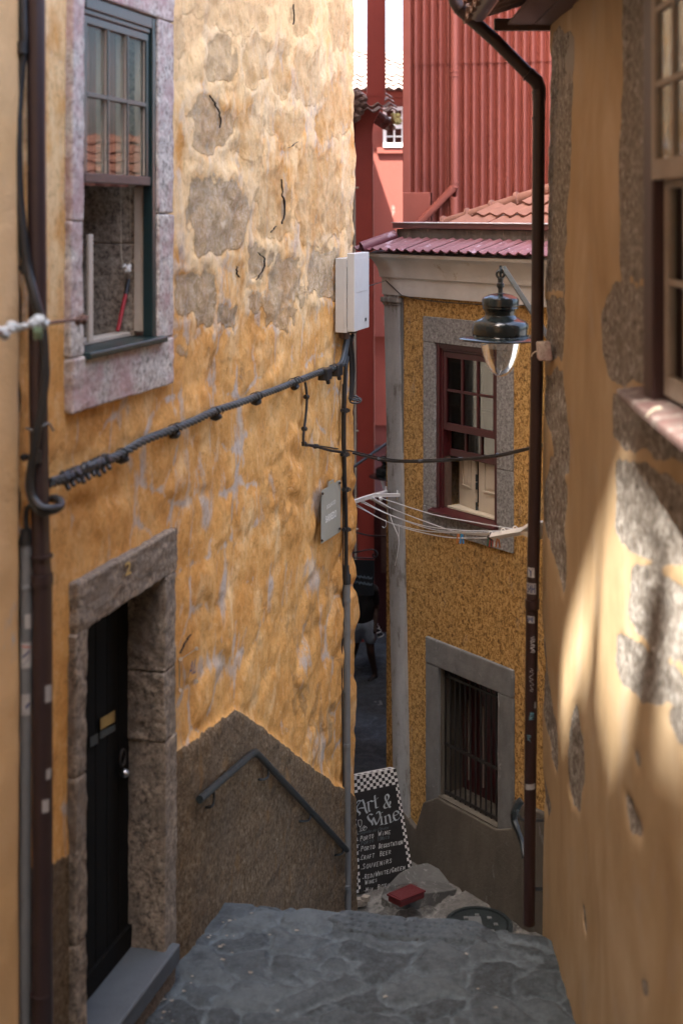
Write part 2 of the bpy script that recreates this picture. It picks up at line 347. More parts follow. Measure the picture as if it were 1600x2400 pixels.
M['cream'] = pm('cream_paint', (.50, .44, .345), (.44, .385, .30), 4, .5, bs=30, bd=.001)
M['creamw'] = pm('chipped_cream_paint', (.50, .43, .35), (.42, .36, .29), 6, .7, bs=30, bd=.003, c3=(.14, .10, .08), s3=14, t3=.66)
M['creamr'] = pm('dirty_cream_paint', (.30, .25, .205), (.23, .19, .155), 6, .7, bs=30, bd=.003, c3=(.10, .075, .06), s3=14, t3=.64)
M['worn'] = pm('worn_sticker_paper', (.40, .39, .37), (.28, .27, .26), 40, .8)
M['white'] = pm('white_paint', (.78, .78, .76), (.70, .70, .68), 4, .45, bs=30, bd=.001)
M['whitem'] = pm('white_enamel_metal', (.70, .72, .74), (.62, .64, .66), 6, .4, bs=30, bd=.001)
M['gbox'] = pm('pale_grey_plastic', (.54, .54, .52), (.48, .48, .46), 3, .5, bs=40, bd=.001)
M['black'] = pm('black_rubber', (.018, .02, .022), (.013, .014, .016), 8, .42, bs=40, bd=.001)
M['cable'] = pm('grey_black_cable_sheath', (.055, .065, .07), (.035, .042, .046), 12, .45, bs=40, bd=.001)
M['conduit'] = pm('grey_plastic_conduit', (.15, .16, .165), (.115, .12, .125), 5, .5, bs=30, bd=.001)
M['iron'] = pm('dark_grey_painted_iron', (.022, .030, .033), (.014, .019, .021), 10, .45, bs=50, bd=.002, c3=(.05, .07, .075), s3=18, t3=.6)
M['bar'] = pm('black_iron', (.016, .015, .015), (.012, .011, .011), 8, .55)
M['lamp'] = pm('dark_green_grey_enamel', (.013, .018, .019), (.010, .014, .015), 5, .16, bs=20, bd=.0005)
M['lampm'] = pm('grey_bracket_paint', (.05, .065, .065), (.04, .05, .05), 8, .35)
M['door'] = pm('black_door_paint', (.007, .007, .007), (.005, .005, .005), 5, .8, sc=(1, 1, .3), spec=.12)
M['steel'] = pm('brushed_steel', (.55, .56, .58), (.45, .46, .48), 10, .3, 1.0)
M['brass'] = pm('aged_brass', (.45, .30, .11), (.30, .20, .08), 12, .4, 1.0)
M['plaque'] = pm('grey_green_enamel_plaque', (.35, .345, .29), (.31, .305, .255), 4, .4)
M['plaquee'] = pm('plaque_edge', (.20, .24, .21), (.16, .2, .17), 8, .5)
M['letter'] = pm('pale_lettering', (.85, .84, .78), (.8, .79, .73), 8, .6)
M['dark'] = pm('dark_interior', (.02, .018, .017), (.014, .013, .012), 3, .95)
M['room'] = pm('room_wall', (.30, .27, .23), (.25, .22, .19), 3, .9)
M['rock'] = granite('rough_interior_granite', (.40, .34, .27), (.27, .225, .18), (.10, .08, .065), 32, .005)
M['curtain'] = pm('translucent_curtain', (.45, .20, .15), (.14, .05, .04), 9, .9, sc=(3, 3, .15))
M['board'] = pm('blackboard', (.012, .012, .013), (.018, .018, .019), 3, .55)
M['chk'] = pm('white_check_paint', (.66, .66, .64), (.6, .6, .6), 6, .6)
M['chalk1'] = pm('silver_paint_lettering', (.44, .49, .52), (.32, .36, .39), 20, .6)
M['chalk2'] = pm('white_chalk_lettering', (.58, .60, .60), (.42, .44, .44), 60, .8)
M['chalk3'] = pm('faded_chalk_lettering', (.14, .17, .19), (.09, .11, .125), 40, .9)
M['redbox'] = pm('red_plastic', (.10, .010, .012), (.08, .008, .01), 6, .5)
M['rust'] = pm('rusty_iron', (.13, .065, .045), (.08, .045, .035), 14, .8, bs=60, bd=.003)
M['rag'] = pm('knotted_white_rag', (.50, .54, .56), (.36, .40, .43), 14, .95, bs=40, bd=.01)
M['ragg'] = pm('green_thread', (.35, .52, .38), (.28, .42, .3), 14, .9)
M['line'] = pm('white_plastic_line', (.62, .66, .70), (.55, .59, .63), 14, .5)
M['skin'] = pm('skin', (.30, .17, .12), (.26, .15, .10), 8, .6)
M['cloth'] = pm('black_clothing', (.014, .014, .016), (.010, .010, .012), 8, .9)
M['blue'] = pm('light_blue_cotton', (.34, .42, .52), (.28, .36, .46), 10, .9)
M['slab'] = pm('rough_grey_stone', (.13, .13, .127), (.08, .08, .078), 5, .85, bs=24, bd=.01, c3=(.20, .20, .195), s3=12, t3=.56)
M['crack'] = pm('dark_crack', (.03, .022, .016), (.02, .015, .011), 8, 1.0)
M['glass'] = glassm('window_glass', k=.3); M['glassM'] = glassm('dimmed_pane', (.42, .42, .40), .02, .9, .05); M['glassL'] = glassm('reflecting_pane', base=.014, k=.03); M['lglass'] = glassm('lamp_glass', (.90, .87, .83), .10, 1.0, .6); M['acr'] = glassm('acrylic', (.97, .97, .97), .03, .9, .0)  # middle house pane tint is darkened to paint shade over the shutters
M['eave_wood'] = pm('brown_eave_boards', (.105, .062, .052), (.08, .046, .04), 5, .7, sc=(1, 1, 1), bs=30, bd=.003)
for k, c in (('pin_blue', (.02, .25, .55)), ('pin_orange', (.5, .16, .03)), ('pin_red', (.5, .06, .04)), ('pin_green', (.03, .14, .09)), ('pin_white', (.7, .7, .7)), ('stick_red', (.36, .015, .02)), ('gold', (.55, .38, .12)), ('ink', (.05, .06, .14)), ('graf', (.30, .29, .29)), ('teal', (.06, .16, .2))):
    M[k] = pm(k + '_plastic', c, None, 8, .45)

def text_mesh(s, mapf, shear=0.0, bold=0.0):
    """turn a string into mesh data; mapf(u, v) gives the world point, u in 0..1 along the line, v in 0..1 up"""
    cu = bpy.data.curves.new('t', 'FONT'); cu.body = s; cu.shear = shear; cu.offset = bold; cu.resolution_u = 3
    o = bpy.data.objects.new('t', cu); C.objects.link(o); dg = bpy.context.evaluated_depsgraph_get()
    me = bpy.data.meshes.new_from_object(o.evaluated_get(dg)); bpy.data.objects.remove(o)
    vs = [v.co.copy() for v in me.vertices]; fs = [tuple(p.vertices) for p in me.polygons]
    x0 = min(v.x for v in vs); x1 = max(v.x for v in vs); y1 = max(v.y for v in vs)
    mb = MB(); mb.add([mapf((v.x - x0) / (x1 - x0), v.y / y1) for v in vs], fs); return mb
def text_px(s, pl, p0, p1, h, n, m, parent, name='lettering', **kw):
    f = lambda u, v: pl.w(p0[0] + (p1[0] - p0[0]) * u + (h[0] if isinstance(h, tuple) else 0) * v, p0[1] + (p1[1] - p0[1]) * u - (h[1] if isinstance(h, tuple) else h) * v, n)
    return text_mesh(s, f, **kw).build(name, m, parent)

# ================================================================== LEFT HOUSE
aE = LW.a(826); aN = LW.a(47)
WIN = (LW.a(197, .045), LW.a(372, .045), -.775, 1.20); DOOR = (LW.a(205, .05), LW.a(386, .05), -4.62, -2.27)
lh = thing('house', LW.p(0, -4.8), 'ochre plastered rubble house wall filling the left side, with granite door and window surrounds', 'house')
def left_wall():
    r = .018; aa = np.arange(aN, aE, r); zz = np.arange(-7.3, 2.25, .021)
    th = np.linspace(0, math.pi / 2, 9)[1:]; R = .07
    pa = np.concatenate([aa, aE + R * np.sin(th), [aE + R] * 5]); pn = np.concatenate([aa * 0, R * (np.cos(th) - 1), -R - np.array([.03, .08, .2, .6, 2.5])])
    da = np.concatenate([aa * 0, np.sin(th), [1] * 5]); dn = np.concatenate([aa * 0 + 1, np.cos(th), [0] * 5])
    u = np.concatenate([aa, aE + R * th, aE + R * math.pi / 2 + np.array([.03, .08, .2, .6, 2.5])])
    A, Z = np.meshgrid(pa, zz); Nn = np.broadcast_to(pn, A.shape); U = np.broadcast_to(u, A.shape)
    X0 = LW.o[0] + LW.t[0] * A + LW.n[0] * Nn; Y0 = LW.o[1] + LW.t[1] * A + LW.n[1] * Nn
    px = CX + F * X0 / Y0; py = HY - F * Z / Y0
    wx = (fbm(U * 3, Z * 3, 3) - .5); wz = (fbm(U * 3 + 40, Z * 3, 8) - .5)
    f1, f2, cid = voro((U + wx * .22) / .46, (Z + wz * .22) / .40, 2)
    bul = sst(0.0, .55, f2 - f1)
    amp = (.008 + .020 * sst(-.5, -2.5, Z) * sst(.2, .9, cid) + .008 * cid) * (.4 + 1.2 * fbm(U * 1.1, Z * 1.1, 123, 2))
    d = bul * amp + (fbm(U * .9, Z * .9, 21, 3) - .5) * .07 + (fbm(U * 3.2, Z * 2.6, 31, 5) - .5) * .03
    stones = [(505, 500, 76, 88, 1, .9), (488, 300, 48, 66, .9, .7), (512, 140, 34, 52, .9, .5), (594, 152, 34, 56, .95, .1), (662, 165, 20, 62, .9, .1), (636, 468, 44, 92, 1, .15),
              (748, 470, 56, 112, 1, .15), (668, 300, 52, 40, .85, .1), (575, 318, 40, 60, .8, .1), (722, 172, 26, 62, .85, .2), (780, 255, 42, 72, .95, .05), (756, 640, 36, 60, 1, .8), (668, 650, 38, 52, 1, .7),
              (603, 610, 24, 34, .9, .7), (455, 690, 55, 66, 1, .85), (534, 738, 24, 28, 1, .9), (655, 722, 40, 36, .9, .6), (560, 40, 66, 46, .85, .05), (424, 95, 22, 60, .8, .1), (815, 520, 14, 60, .9, .1),
              (800, 60, 26, 70, .6, .1), (470, 20, 40, 30, .7, .1), (600, 700, 20, 22, .9, .7), (712, 690, 10, 24, .9, .5), (430, 820, 18, 14, .8, .7), (500, 826, 22, 30, .5, .3), (700, 40, 25, 50, .6, .05),
              (560, 850, 50, 50, .45, .3), (640, 1160, 44, 70, .5, .1), (560, 1230, 44, 60, .42, .1), (500, 1420, 44, 50, .42, .1), (620, 1450, 40, 60, .45, .15), (690, 1480, 26, 60, .5, .2), (735, 1450, 22, 50, .5, .2),
              (745, 1660, 16, 60, .6, .3), (700, 1640, 22, 50, .55, .3), (770, 1700, 12, 50, .6, .5), (790, 1560, 14, 60, .5, .3), (720, 1190, 22, 50, .4, .2), (770, 1380, 18, 40, .5, .4)]
    st = np.zeros(A.shape); bare = np.zeros(A.shape); joint = np.zeros(A.shape)
    qx = px + wx * 40 + (fbm(U * 9, Z * 9, 301, 3) - .5) * 26; qy = py + wz * 60 + (fbm(U * 9, Z * 9, 305, 3) - .5) * 40
    for cx, cy, rx, ry, s, b in stones:
        e = ((np.abs(qx - cx) / rx) ** 3.6 + (np.abs(qy - cy) / ry) ** 3.6) ** (1 / 3.6)
        k = (1 - sst(.72, 1.16, e)) * s * (1 if cy < 760 else .78); bare = np.where(k > st, b, bare); st = np.maximum(st, k)
        joint = np.maximum(joint, np.exp(-((e - 1.2) / .2) ** 2) * (s > .8) * .8)
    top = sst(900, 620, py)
    d += joint * .012 * top - st * .004 + (fbm(U * 11, Z * 9, 201, 4) - .5) * .022 + st * (fbm(U * 13, Z * 11, 211, 4) - .5) * .035
    grey = joint * 1.0 * (.4 + .6 * (fbm(U * 2.2, Z * 2.2, 55) > .46)) + .2 * top
    for gx, gy, rx, ry in [(640, 130, 60, 22), (620, 260, 44, 34), (700, 220, 22, 80), (770, 140, 60, 60), (600, 575, 40, 40), (480, 590, 70, 18), (620, 600, 60, 30), (790, 560, 50, 22), (740, 1350, 30, 40), (520, 1395, 20, 60),
                           (500, 1560, 60, 22), (740, 1740, 22, 50), (430, 990, 10, 60), (300, 950, 10, 50), (630, 1390, 16, 60), (745, 1175, 14, 40), (470, 1190, 20, 50), (620, 1820, 30, 20), (700, 1560, 14, 60)]:
        grey = np.maximum(grey, np.exp(-(((qx - gx) / rx) ** 2 + ((qy - gy) / ry) ** 2)) * 1.1)
    grey = np.maximum(grey, (1 - sst(.02, .16, f2 - f1)) * .9 * sst(.42, .58, fbm(U * 1.3, Z * 1.3, 400, 3)))
    pale = top * (.45 + .25 * joint) + .5 * sst(300, 60, py)  # lightening by height, stands in for sky light on the upper wall
    dadop = [(405, 1765), (425, 1755), (470, 1716), (545, 1662), (600, 1698), (660, 1745), (730, 1800), (800, 1852), (860, 1880), (900, 2600), (390, 2600)]
    dp = inpoly(px + wx * 14, py + wz * 14, dadop) & (A > DOOR[1] + .05); dado = dp.astype(float)
    for _ in range(2): dado[1:-1, 1:-1] = (dado[1:-1, 1:-1] + dado[:-2, 1:-1] + dado[2:, 1:-1] + dado[1:-1, :-2] + dado[1:-1, 2:]) / 5
    lowl = sst(1980, 2060, py + wz * 160) * (A < DOOR[0]); dado = np.maximum(dado, lowl * .9)
    d = d * (1 - .75 * dado) + .035 * dado + dado * (fbm(U * 9, Z * 9, 71) - .5) * .02
    d *= np.broadcast_to(np.concatenate([aa * 0 + 1, 1 - .3 * np.linspace(0, 1, 8), [.7, .7, .4, .2, 0]]), A.shape)
    near = np.zeros(A.shape)
    for (a0, a1, z0, z1) in (WIN, DOOR):
        dd = np.maximum(np.maximum(a0 - .2 - A, A - a1 - .2), np.maximum(z0 - .3 - Z, Z - z1 - .3)); near = np.maximum(near, 1 - sst(.0, .25, dd))
    d = d * (1 - .8 * near)
    DA = np.broadcast_to(da, A.shape); DN = np.broadcast_to(dn, A.shape)
    X = X0 + (LW.t[0] * DA + LW.n[0] * DN) * d; Y = Y0 + (LW.t[1] * DA + LW.n[1] * DN) * d
    V = np.stack([X, Y, Z], -1)
    ca = (A[:-1, :-1] + A[1:, 1:]) / 2; cz = (Z[:-1, :-1] + Z[1:, 1:]) / 2; keep = np.ones(ca.shape, bool)
    for (a0, a1, z0, z1) in (WIN, DOOR): keep &= ~((ca > a0 - .03) & (ca < a1 + .03) & (cz > z0 - .03) & (cz < z1 + .03))
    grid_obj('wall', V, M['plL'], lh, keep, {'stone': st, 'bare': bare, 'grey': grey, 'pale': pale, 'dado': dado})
left_wall()
HT = 6.6
b = MB(); b.fbox(LW, aN, aE, -7.3, HT, -4, -.62); b.build('inner_wall', M['room'], lh)
b = MB(); b.fbox(LW, aN, aE + .05, 2.2, HT, -.6, -.005); b.fbox(LW, aE - .1, aE + .04, -7.3, 2.2, -.6, -.09); b.fbox(LW, aN, aN + .05, -7.3, 2.2, -.6, -.09); b.build('upper_wall', M['neigh'], lh)
b = MB(); b.fbox(LW, aN, aE + .3, HT, HT + .12, -4, .75); b.build('roof', M['btile'], lh)
# cracks in the plaster
def crack(pts, wd):
    wd *= .42
    q = smooth_path([LW.w(x, y, .022) for x, y in pts], 4); mb = MB(); n = len(q); rnd = random.Random(len(pts) * 7 + int(pts[0][0]))
    L = []
    for i, p in enumerate(q):
        k = math.sin(math.pi * (i + .4) / (n)) * wd * rnd.uniform(.5, 1.1); dv = Vector((LW.t[0], LW.t[1], .15)) * k * 2.2; j = Vector((LW.t[0], LW.t[1], 0)) * rnd.uniform(-.022, .022)
        L.append((p - dv + j, p + dv + j))
    for i in range(n - 1):
        o = Vector((LW.n[0], LW.n[1], 0)) * .012
        mb.hexa([L[i][0] - o, L[i][1] - o, L[i + 1][1] - o, L[i + 1][0] - o, L[i][0], L[i][1], L[i + 1][1], L[i + 1][0]])
    mb.build('crack', M['crack'], lh)
for pts, wd in [([(660, 420), (662, 450), (668, 480), (664, 520), (650, 530), (636, 545)], .008), ([(490, 222), (500, 232), (510, 250), (517, 270), (518, 300)], .005), ([(604, 592), (622, 606), (618, 630), (604, 656)], .006),
                ([(690, 10), (689, 58)], .004), ([(660, 348), (680, 345), (700, 332)], .004), ([(557, 624), (556, 640), (566, 650)], .003), ([(427, 1530), (440, 1500), (450, 1487)], .004),
                ]: crack(pts, wd)
# ---- window surround and window
def blockfr(mb, fr, a0, a1, z0, z1, n0, n1, seed=0, j=.008):
    r = random.Random(seed); q = []
    for z in (z0, z1):
        for a, n in ((a0, n0), (a1, n0), (a1, n1), (a0, n1)): q.append(fr.p(a + r.uniform(-j, j), z + r.uniform(-j, j) * .5, n + (r.uniform(-j, j) if n == n1 else 0)))
    mb.hexa(q)
a0, a1, z0, z1 = WIN; oL, oR = LW.a(153), LW.a(407, .045)
sr = MB()
for i, (p0, p1, q0, q1) in enumerate([(oL, a0, -.04, z1), (oL - .01, a0, z0, -.045), (a1, oR, .0, z1), (a1, oR + .01, z0, -.005)]): blockfr(sr, LW, p0, p1, q0, q1, -.10 if p0 < a0 else -.55, .045, i, .006)
blockfr(sr, LW, oL, oR, z0 - .30, z0 - .004, -.3, .05, 9); blockfr(sr, LW, oL, oR, z1 + .004, z1 + .35, -.3, .05, 10)
blockfr(sr, LW, a0 - .4, a0 - .002, z0, z1, -.6, -.105, 12, 0)
def rough_block(mb, name, m, parent, disp=.012, sub=5):
    o = mb.build(name, m, parent, smooth=True)
    s = o.modifiers.new('sub', 'SUBSURF'); s.subdivision_type = 'SIMPLE'; s.levels = sub; s.render_levels = sub
    bv = o.modifiers.new('bev', 'BEVEL'); bv.width = .012; bv.segments = 2; bv.limit_method = 'ANGLE'
    o.modifiers.move(1, 0)
    t = bpy.data.textures.new('t', 'CLOUDS'); t.noise_scale = .09; t.noise_depth = 3
    d = o.modifiers.new('d', 'DISPLACE'); d.texture = t; d.strength = disp; d.texture_coords = 'GLOBAL'; d.mid_level = .5
    return o
rough_block(sr, 'window_surround', M['surround'], lh, .022)
f = MB(); w_ = .055
f.fbox(LW, a0, a0 + w_, z0 + .02, z1, -.03, .01); f.fbox(LW, a1 - w_, a1, z0 + .02, z1, -.035, .03); f.fbox(LW, a0 + w_, a1 - w_, z1 - .07, z1, -.035, .03)
f.fbox(LW, a0 + w_, a1 - w_, z1 - .10, z1 - .07, -.035, .018)
win = f.build('window', M['green'], lh, bevel=.006)
s = MB(); s.fbox(LW, a0 - .01, a1 + .05, z0 - .02, z0 + .018, -.13, .09); s.build('window_sill', M['green'], win, bevel=.008)
s = MB(); s.fbox(LW, a0 + .02, a1 - .06, z0 + .02, z0 + .045, -.22, -.11); s.fbox(LW, a1 - .035, a1 - .002, z0 + .045, .16, -.105, -.037); s.fbox(LW, LW.a(206, -.06), LW.a(216, -.06), z0 + .045, -.12, -.07, -.05); s.build('inner_frame', M['creamw'], win, bevel=.004)
sb = .17; st_ = z1 - .105; s = MB(); i0 = a0 + w_ + .004; i1 = a1 - w_ - .004; nn = (-.022, .012)
s.fbox(LW, i0, i0 + .045, sb + .055, st_, *nn); s.fbox(LW, i1 - .045, i1, sb + .055, st_, *nn); s.fbox(LW, i0, i1, st_ - .045, st_ - .001, nn[0] + .001, nn[1] + .001)
zm = .66; s.fbox(LW, i0 + .045, i1 - .045, zm - .014, zm + .014, *nn)
pw = (i1 - i0 - .09) / 3
for k in (1, 2): s.fbox(LW, i0 + .045 + pw * k - .011, i0 + .045 + pw * k + .011, sb + .055, st_ - .045, -.004, nn[1] + .002)
sash = s.build('sash', M['green'], win, bevel=.004)
s = MB(); s.fbox(LW, i0, i1, sb, sb + .054, -.03, .02); s.build('bottom_rail', M['brownw'], sash, bevel=.005)
s = MB(); s.fbox(LW, i0 + .03, i1 - .03, sb + .05, st_ - .04, -.012, -.008); s.build('pane', M['glassL'], sash)
# cream inner face of the glazing bars, seen through the panes
s = MB()
for k in (1, 2, 3): s.fbox(LW, i0 + .045 + pw * k - .0135, i0 + .045 + pw * k - .0112, sb + .058, st_ - .048, -.004, .006); s.fbox(LW, i0 + .045 + pw * k - .013, i0 + .045 + pw * k + .004, sb + .058, st_ - .048, -.06, -.018)
s.build('glazing_bar', M['creamw'], sash)
# room behind the window
s = MB(); s.fbox(LW, a1 + .002, a1 + .3, z0 - .2, z1 + .1, -.62, -.56); s.fbox(LW, a0 - .4, a1 + .2, z0 - .2, z0 - .01, -.61, -.31); s.build('sill_stone', M['rock'], lh)
s = MB(); s.fbox(LW, a1 - .012, a1 + .1, z0, -.19, -.6, -.108); s.fbox(LW, a1 - .01, a1 + .1, -.185, z1, -.6, -.108); rough_block(s, 'inner_jamb', M['rock'], lh, .01, 4)
s = MB()
K = 60; vs_ = []; fs_ = []
for i in range(K + 1):
    a = a0 + .05 + (a1 - a0 - .16) * i / K; n_ = -.11 + .02 * math.sin(i * 1.35) + .008 * math.sin(i * 3.1)
    vs_ += [LW.p(a, .16, n_), LW.p(a, z1 - .02, n_)]
    if i: fs_.append((2 * i - 2, 2 * i, 2 * i + 1, 2 * i - 1))
s.add(vs_, fs_); s.build('curtain', M['curtain'], win, smooth=True)
ch = thing('blind_chain', LW.w(300, 560, -.18), 'beaded white blind chain hanging in a loop in the open left window', 'blind chain')
s = MB()
pa_ = [LW.w(x, y, -.14) for x, y in [(284, 440), (284, 540), (285, 600), (290, 622)]]; pb_ = [LW.w(x, y, -.14) for x, y in [(305, 440), (306, 540), (308, 600), (303, 620)]]
for pp in (pa_, pb_):
    q = smooth_path(pp, 22)
    for i, p in enumerate(q): s.blob(p, .0042, n=3, amp=0)
    s.tube(q, .0012, 4)
s.build('beads', M['cream'], ch); s = MB(); s.tube([LW.w(292, 622, -.14), LW.w(298, 634, -.14), LW.w(305, 622, -.14)], .014, 8); s.blob(LW.w(299, 632, -.135), .022, seed=2, amp=.1); s.build('tensioner', M['white'], ch)
stick = thing('stick', LW.w(278, 775, -.2), 'red stick with black tip leaning inside the open left window', 'stick')
s = MB(); s.tube([LW.w(276, 776, -.15), LW.w(295, 690, -.15)], .013, 8); s.build('shaft', M['stick_red'], stick, smooth=True)
s = MB(); s.tube([LW.w(295, 690, -.15), LW.w(302, 655, -.15)], .015, 8); s.build('grip', M['black'], stick, smooth=True)
# ---- door
a0, a1, z0, z1 = DOOR; dL, dR = LW.a(160), LW.a(416, .05); s = MB()
blockfr(s, LW, dL, dR, z1, z1 + .275, -.3, .055, 3, .01)
for i, (p, q) in enumerate([(-5.1, -3.95), (-3.945, -3.05), (-3.045, z1 - .004)]): blockfr(s, LW, dL, a0, p, q, -.3, .05, 20 + i, .008)
for i, (p, q) in enumerate([(-4.85, -3.30), (-3.295, -2.87), (-2.865, z1 - .004)]): blockfr(s, LW, a1, dR, p, q, -.32, .05, 30 + i, .010)
rough_block(s, 'door_surround', M['door_stone'], lh, .028)
s = MB(); blockfr(s, LW, a0 - .02, a1 + .12, z0 - .10, z0 + .02, -.32, .10, 2, .004); s.build('doorstep', M['sill_stone'], lh, bevel=.012)
s = MB(); blockfr(s, LW, a0 - .3, a1 + .12, z0 - .5, z0 - .102, -.3, .075, 5, .004); s.build('doorstep_base', M['riser'], lh, bevel=.01)
s = MB(); a_ = a0 - .02; n_ = 7; wv = (a1 + .02 - a_) / n_
for k in range(n_): s.fbox(LW, a_ + k * wv + .003, a_ + (k + 1) * wv - .003, z0 + .03, z1 + .01, -.25, -.20)
s.fbox(LW, a_, a1 + .02, z0 + .02, z1 + .01, -.31, -.206); s.fbox(LW, a_, a1 + .02, z0 + .022, z0 + .16, -.20, -.175)
dr = s.build('door', M['door'], lh, bevel=.003)
Dn = -.24
def quad(mb, pl, pts, n0, n1): mb.hexa([pl.w(*p, n0) for p in pts] + [pl.w(*p, n1) for p in pts]); return mb
quad(MB(), LW, [(236, 1712), (270, 1692), (270, 1664), (236, 1684)], -.20, -.182).build('letter_flap', M['brass'], dr, bevel=.003)
quad(MB(), LW, [(235, 1733), (271, 1712), (271, 1696), (235, 1715)], -.20, -.186).build('letter_slot', M['iron'], dr)
quad(MB(), LW, [(212, 1752), (230, 1742), (230, 1718), (212, 1728)], -.20, -.185).build('name_plate', M['iron'], dr)
s = MB(); s.tube([LW.w(291, 1812, -.20), LW.w(291, 1812, -.15)], .02, 12); s.blob(LW.w(293, 1812, -.14), .026, amp=0); s.build('door_handle', M['steel'], dr, smooth=True)
s = MB(); c0 = LW.w(288, 1757, -.17); s.tube([c0 + Vector((.035 * math.sin(t) * LW.t[0], .035 * math.sin(t) * LW.t[1], -.05 + .05 * math.cos(t))) for t in [i * .4 for i in range(17)]], .008, 6); s.build('knocker', M['bar'], dr, smooth=True)
num = text_px('2', LW, (294, 1350), (308, 1343), 30, .07, M['gold'], lh, 'house_number', bold=.01)
# ---- plaque
def ext_px(mb, pl, pts, n0, n1):
    q = [pl.w(x, y, n0) for x, y in pts]; q1 = [pl.w(x, y, n1) for x, y in pts]; n = len(pts)
    return mb.add(q + q1, [tuple(range(n - 1, -1, -1)), tuple(range(n, 2 * n))] + [(i, (i + 1) % n, (i + 1) % n + n, i + n) for i in range(n)])
pq = thing('street_sign', LW.w(775, 1260, .06), 'grey green street name plaque with raised tab lettered in white near the wall corner', 'street sign')
pl_ = [(751.8, 1275.5), (797.6, 1246), (798, 1126), (796, 1124), (783.2, 1132), (781.6, 1122.3), (769.6, 1129), (769, 1140.6), (755, 1148), (752.6, 1152)]
ext_px(MB(), LW, pl_, .045, .070).build('plate', M['plaque'], pq, bevel=.004)
ext_px(MB(), LW, [(752.5 + (x - 775) * .98 + 22.0, 1200 + (y - 1200) * .985) for x, y in pl_], .03, .046).build('backing', M['plaquee'], pq)
text_px('ESCADAS DO', LW, (765.5, 1194), (786, 1179), 9, .0715, M['letter'], pq, bold=.01); text_px('BARREDO', LW, (763.3, 1225.5), (788, 1210), 16, .0715, M['letter'], pq, bold=.015)
quad(MB(), LW, [(773.5, 1134.5), (779, 1131), (779, 1128.5), (773.5, 1132)], .0705, .0712).build('emblem', M['gold'], pq)
for x, y in ((756, 1157), (797 - .6, 1132), (797 - .6, 1239), (754.6, 1267)): s = MB(); s.tube([LW.w(x, y, .065), LW.w(x, y, .088)], .011, 10); s.build('screw', M['black'], pq, smooth=True)
# ---- acrylic plate beside the door
ac_ = thing('name_plate', LW.w(440, 1560, .05), 'clear acrylic plate on four steel studs beside the door frame', 'name plate')
quad(MB(), LW, [(424, 1622), (461, 1597), (461, 1520), (424, 1545)], .055, .061).build('plate', M['acr'], ac_)
for x, y in ((424, 1545), (461, 1520), (461, 1597), (424, 1618)): s = MB(); s.tube([LW.w(x, y, .0), LW.w(x, y, .075)], .007, 8); s.tube([LW.w(x, y, .062), LW.w(x, y, .078)], .013, 10); s.build('stud', M['steel'], ac_, smooth=True)
s = MB(); s.tube([LW.w(421, 1546, .066), LW.w(421, 1619, .066)], .004, 6); s.tube([LW.w(424, 1545, .066), LW.w(461, 1520, .066)], .003, 6); s.build('edge', M['steel'], ac_)
text_px('AL', LW, (441, 1588), (459, 1576), (2, 34), .0625, M['ink'], ac_, shear=.3)
# ---- handrail
hr = thing('handrail', LW.w(600, 1850, .1), 'dark grey tubular handrail bending down the stair wall on the left', 'handrail')
s = MB(); s.tube([LW.w(468, 1874, .085), LW.w(590, 1767, .085), LW.w(599, 1763, .085), LW.w(608, 1771, .085), LW.w(812, 1992, .085)], .026, 14); s.build('rail', M['iron'], hr, smooth=True)
for (x0, y0, x1, y1) in ((502, 1855, 474, 1892), (629, 1800, 596, 1827), (727, 1905, 692, 1925), (804, 1985, 774, 2004)):
    s = MB(); s.tube(smooth_path([LW.w(x0, y0, .08), LW.w(x0 - 1, y0 + (y1 - y0) * .7, .085), LW.w(x0 - 8, y1 - 1, .075), LW.w(x1 + 12, y1, .05), LW.w(x1, y1 - 1, .0)], 5), .0085, 8); s.build('bracket', M['iron'], hr, smooth=True)
# ---- junction box on the corner
jb = thing('junction_box', LW.w(800, 770, .05), 'pale grey cable junction box mounted on the corner of the left house', 'junction box')
ja = LW.a(785, .02); jz0, jz1 = -1.075, -.36; s = MB(); s.fbox(LW, ja, ja + .50, jz0, jz1 - .045, .02, .13); s.fbox(LW, ja + .005, ja + .50, jz0 + .01, jz1, .13, .20); s.build('case', M['gbox'], jb, bevel=.006)
s = MB(); s.fbox(LW, ja - .003, ja + .004, jz0, jz1 - .04, .10, .106); s.fbox(LW, ja + .06, ja + .44, jz0 + .36, jz1 - .05, .200, .203); s.build('cover', M['gbox'], jb, bevel=.002)
s = MB(); s.fbox(LW, ja + .35, ja + .38, jz0 + .08, jz0 + .11, .203, .208); s.build('lock', M['black'], jb)
s = MB(); s.fbox(LW, ja - .002, ja + .002, jz0 + .05, jz1 - .12, .13, .1325); s.build('seam', M['conduit'], jb)
s = MB(); s.tube([LW.p(ja + .1, jz0 + .01, .08), LW.p(ja + .12, jz0 - .05, .07)], .05, 12); s.build('cable_gland', M['brownw'], jb, smooth=True); s = MB(); s.tube([LW.p(ja + .3, jz0 + .01, .1), LW.p(ja + .3, jz0 - .03, .1)], .04, 12); s.build('cable_gland', M['brownw'], jb, smooth=True)

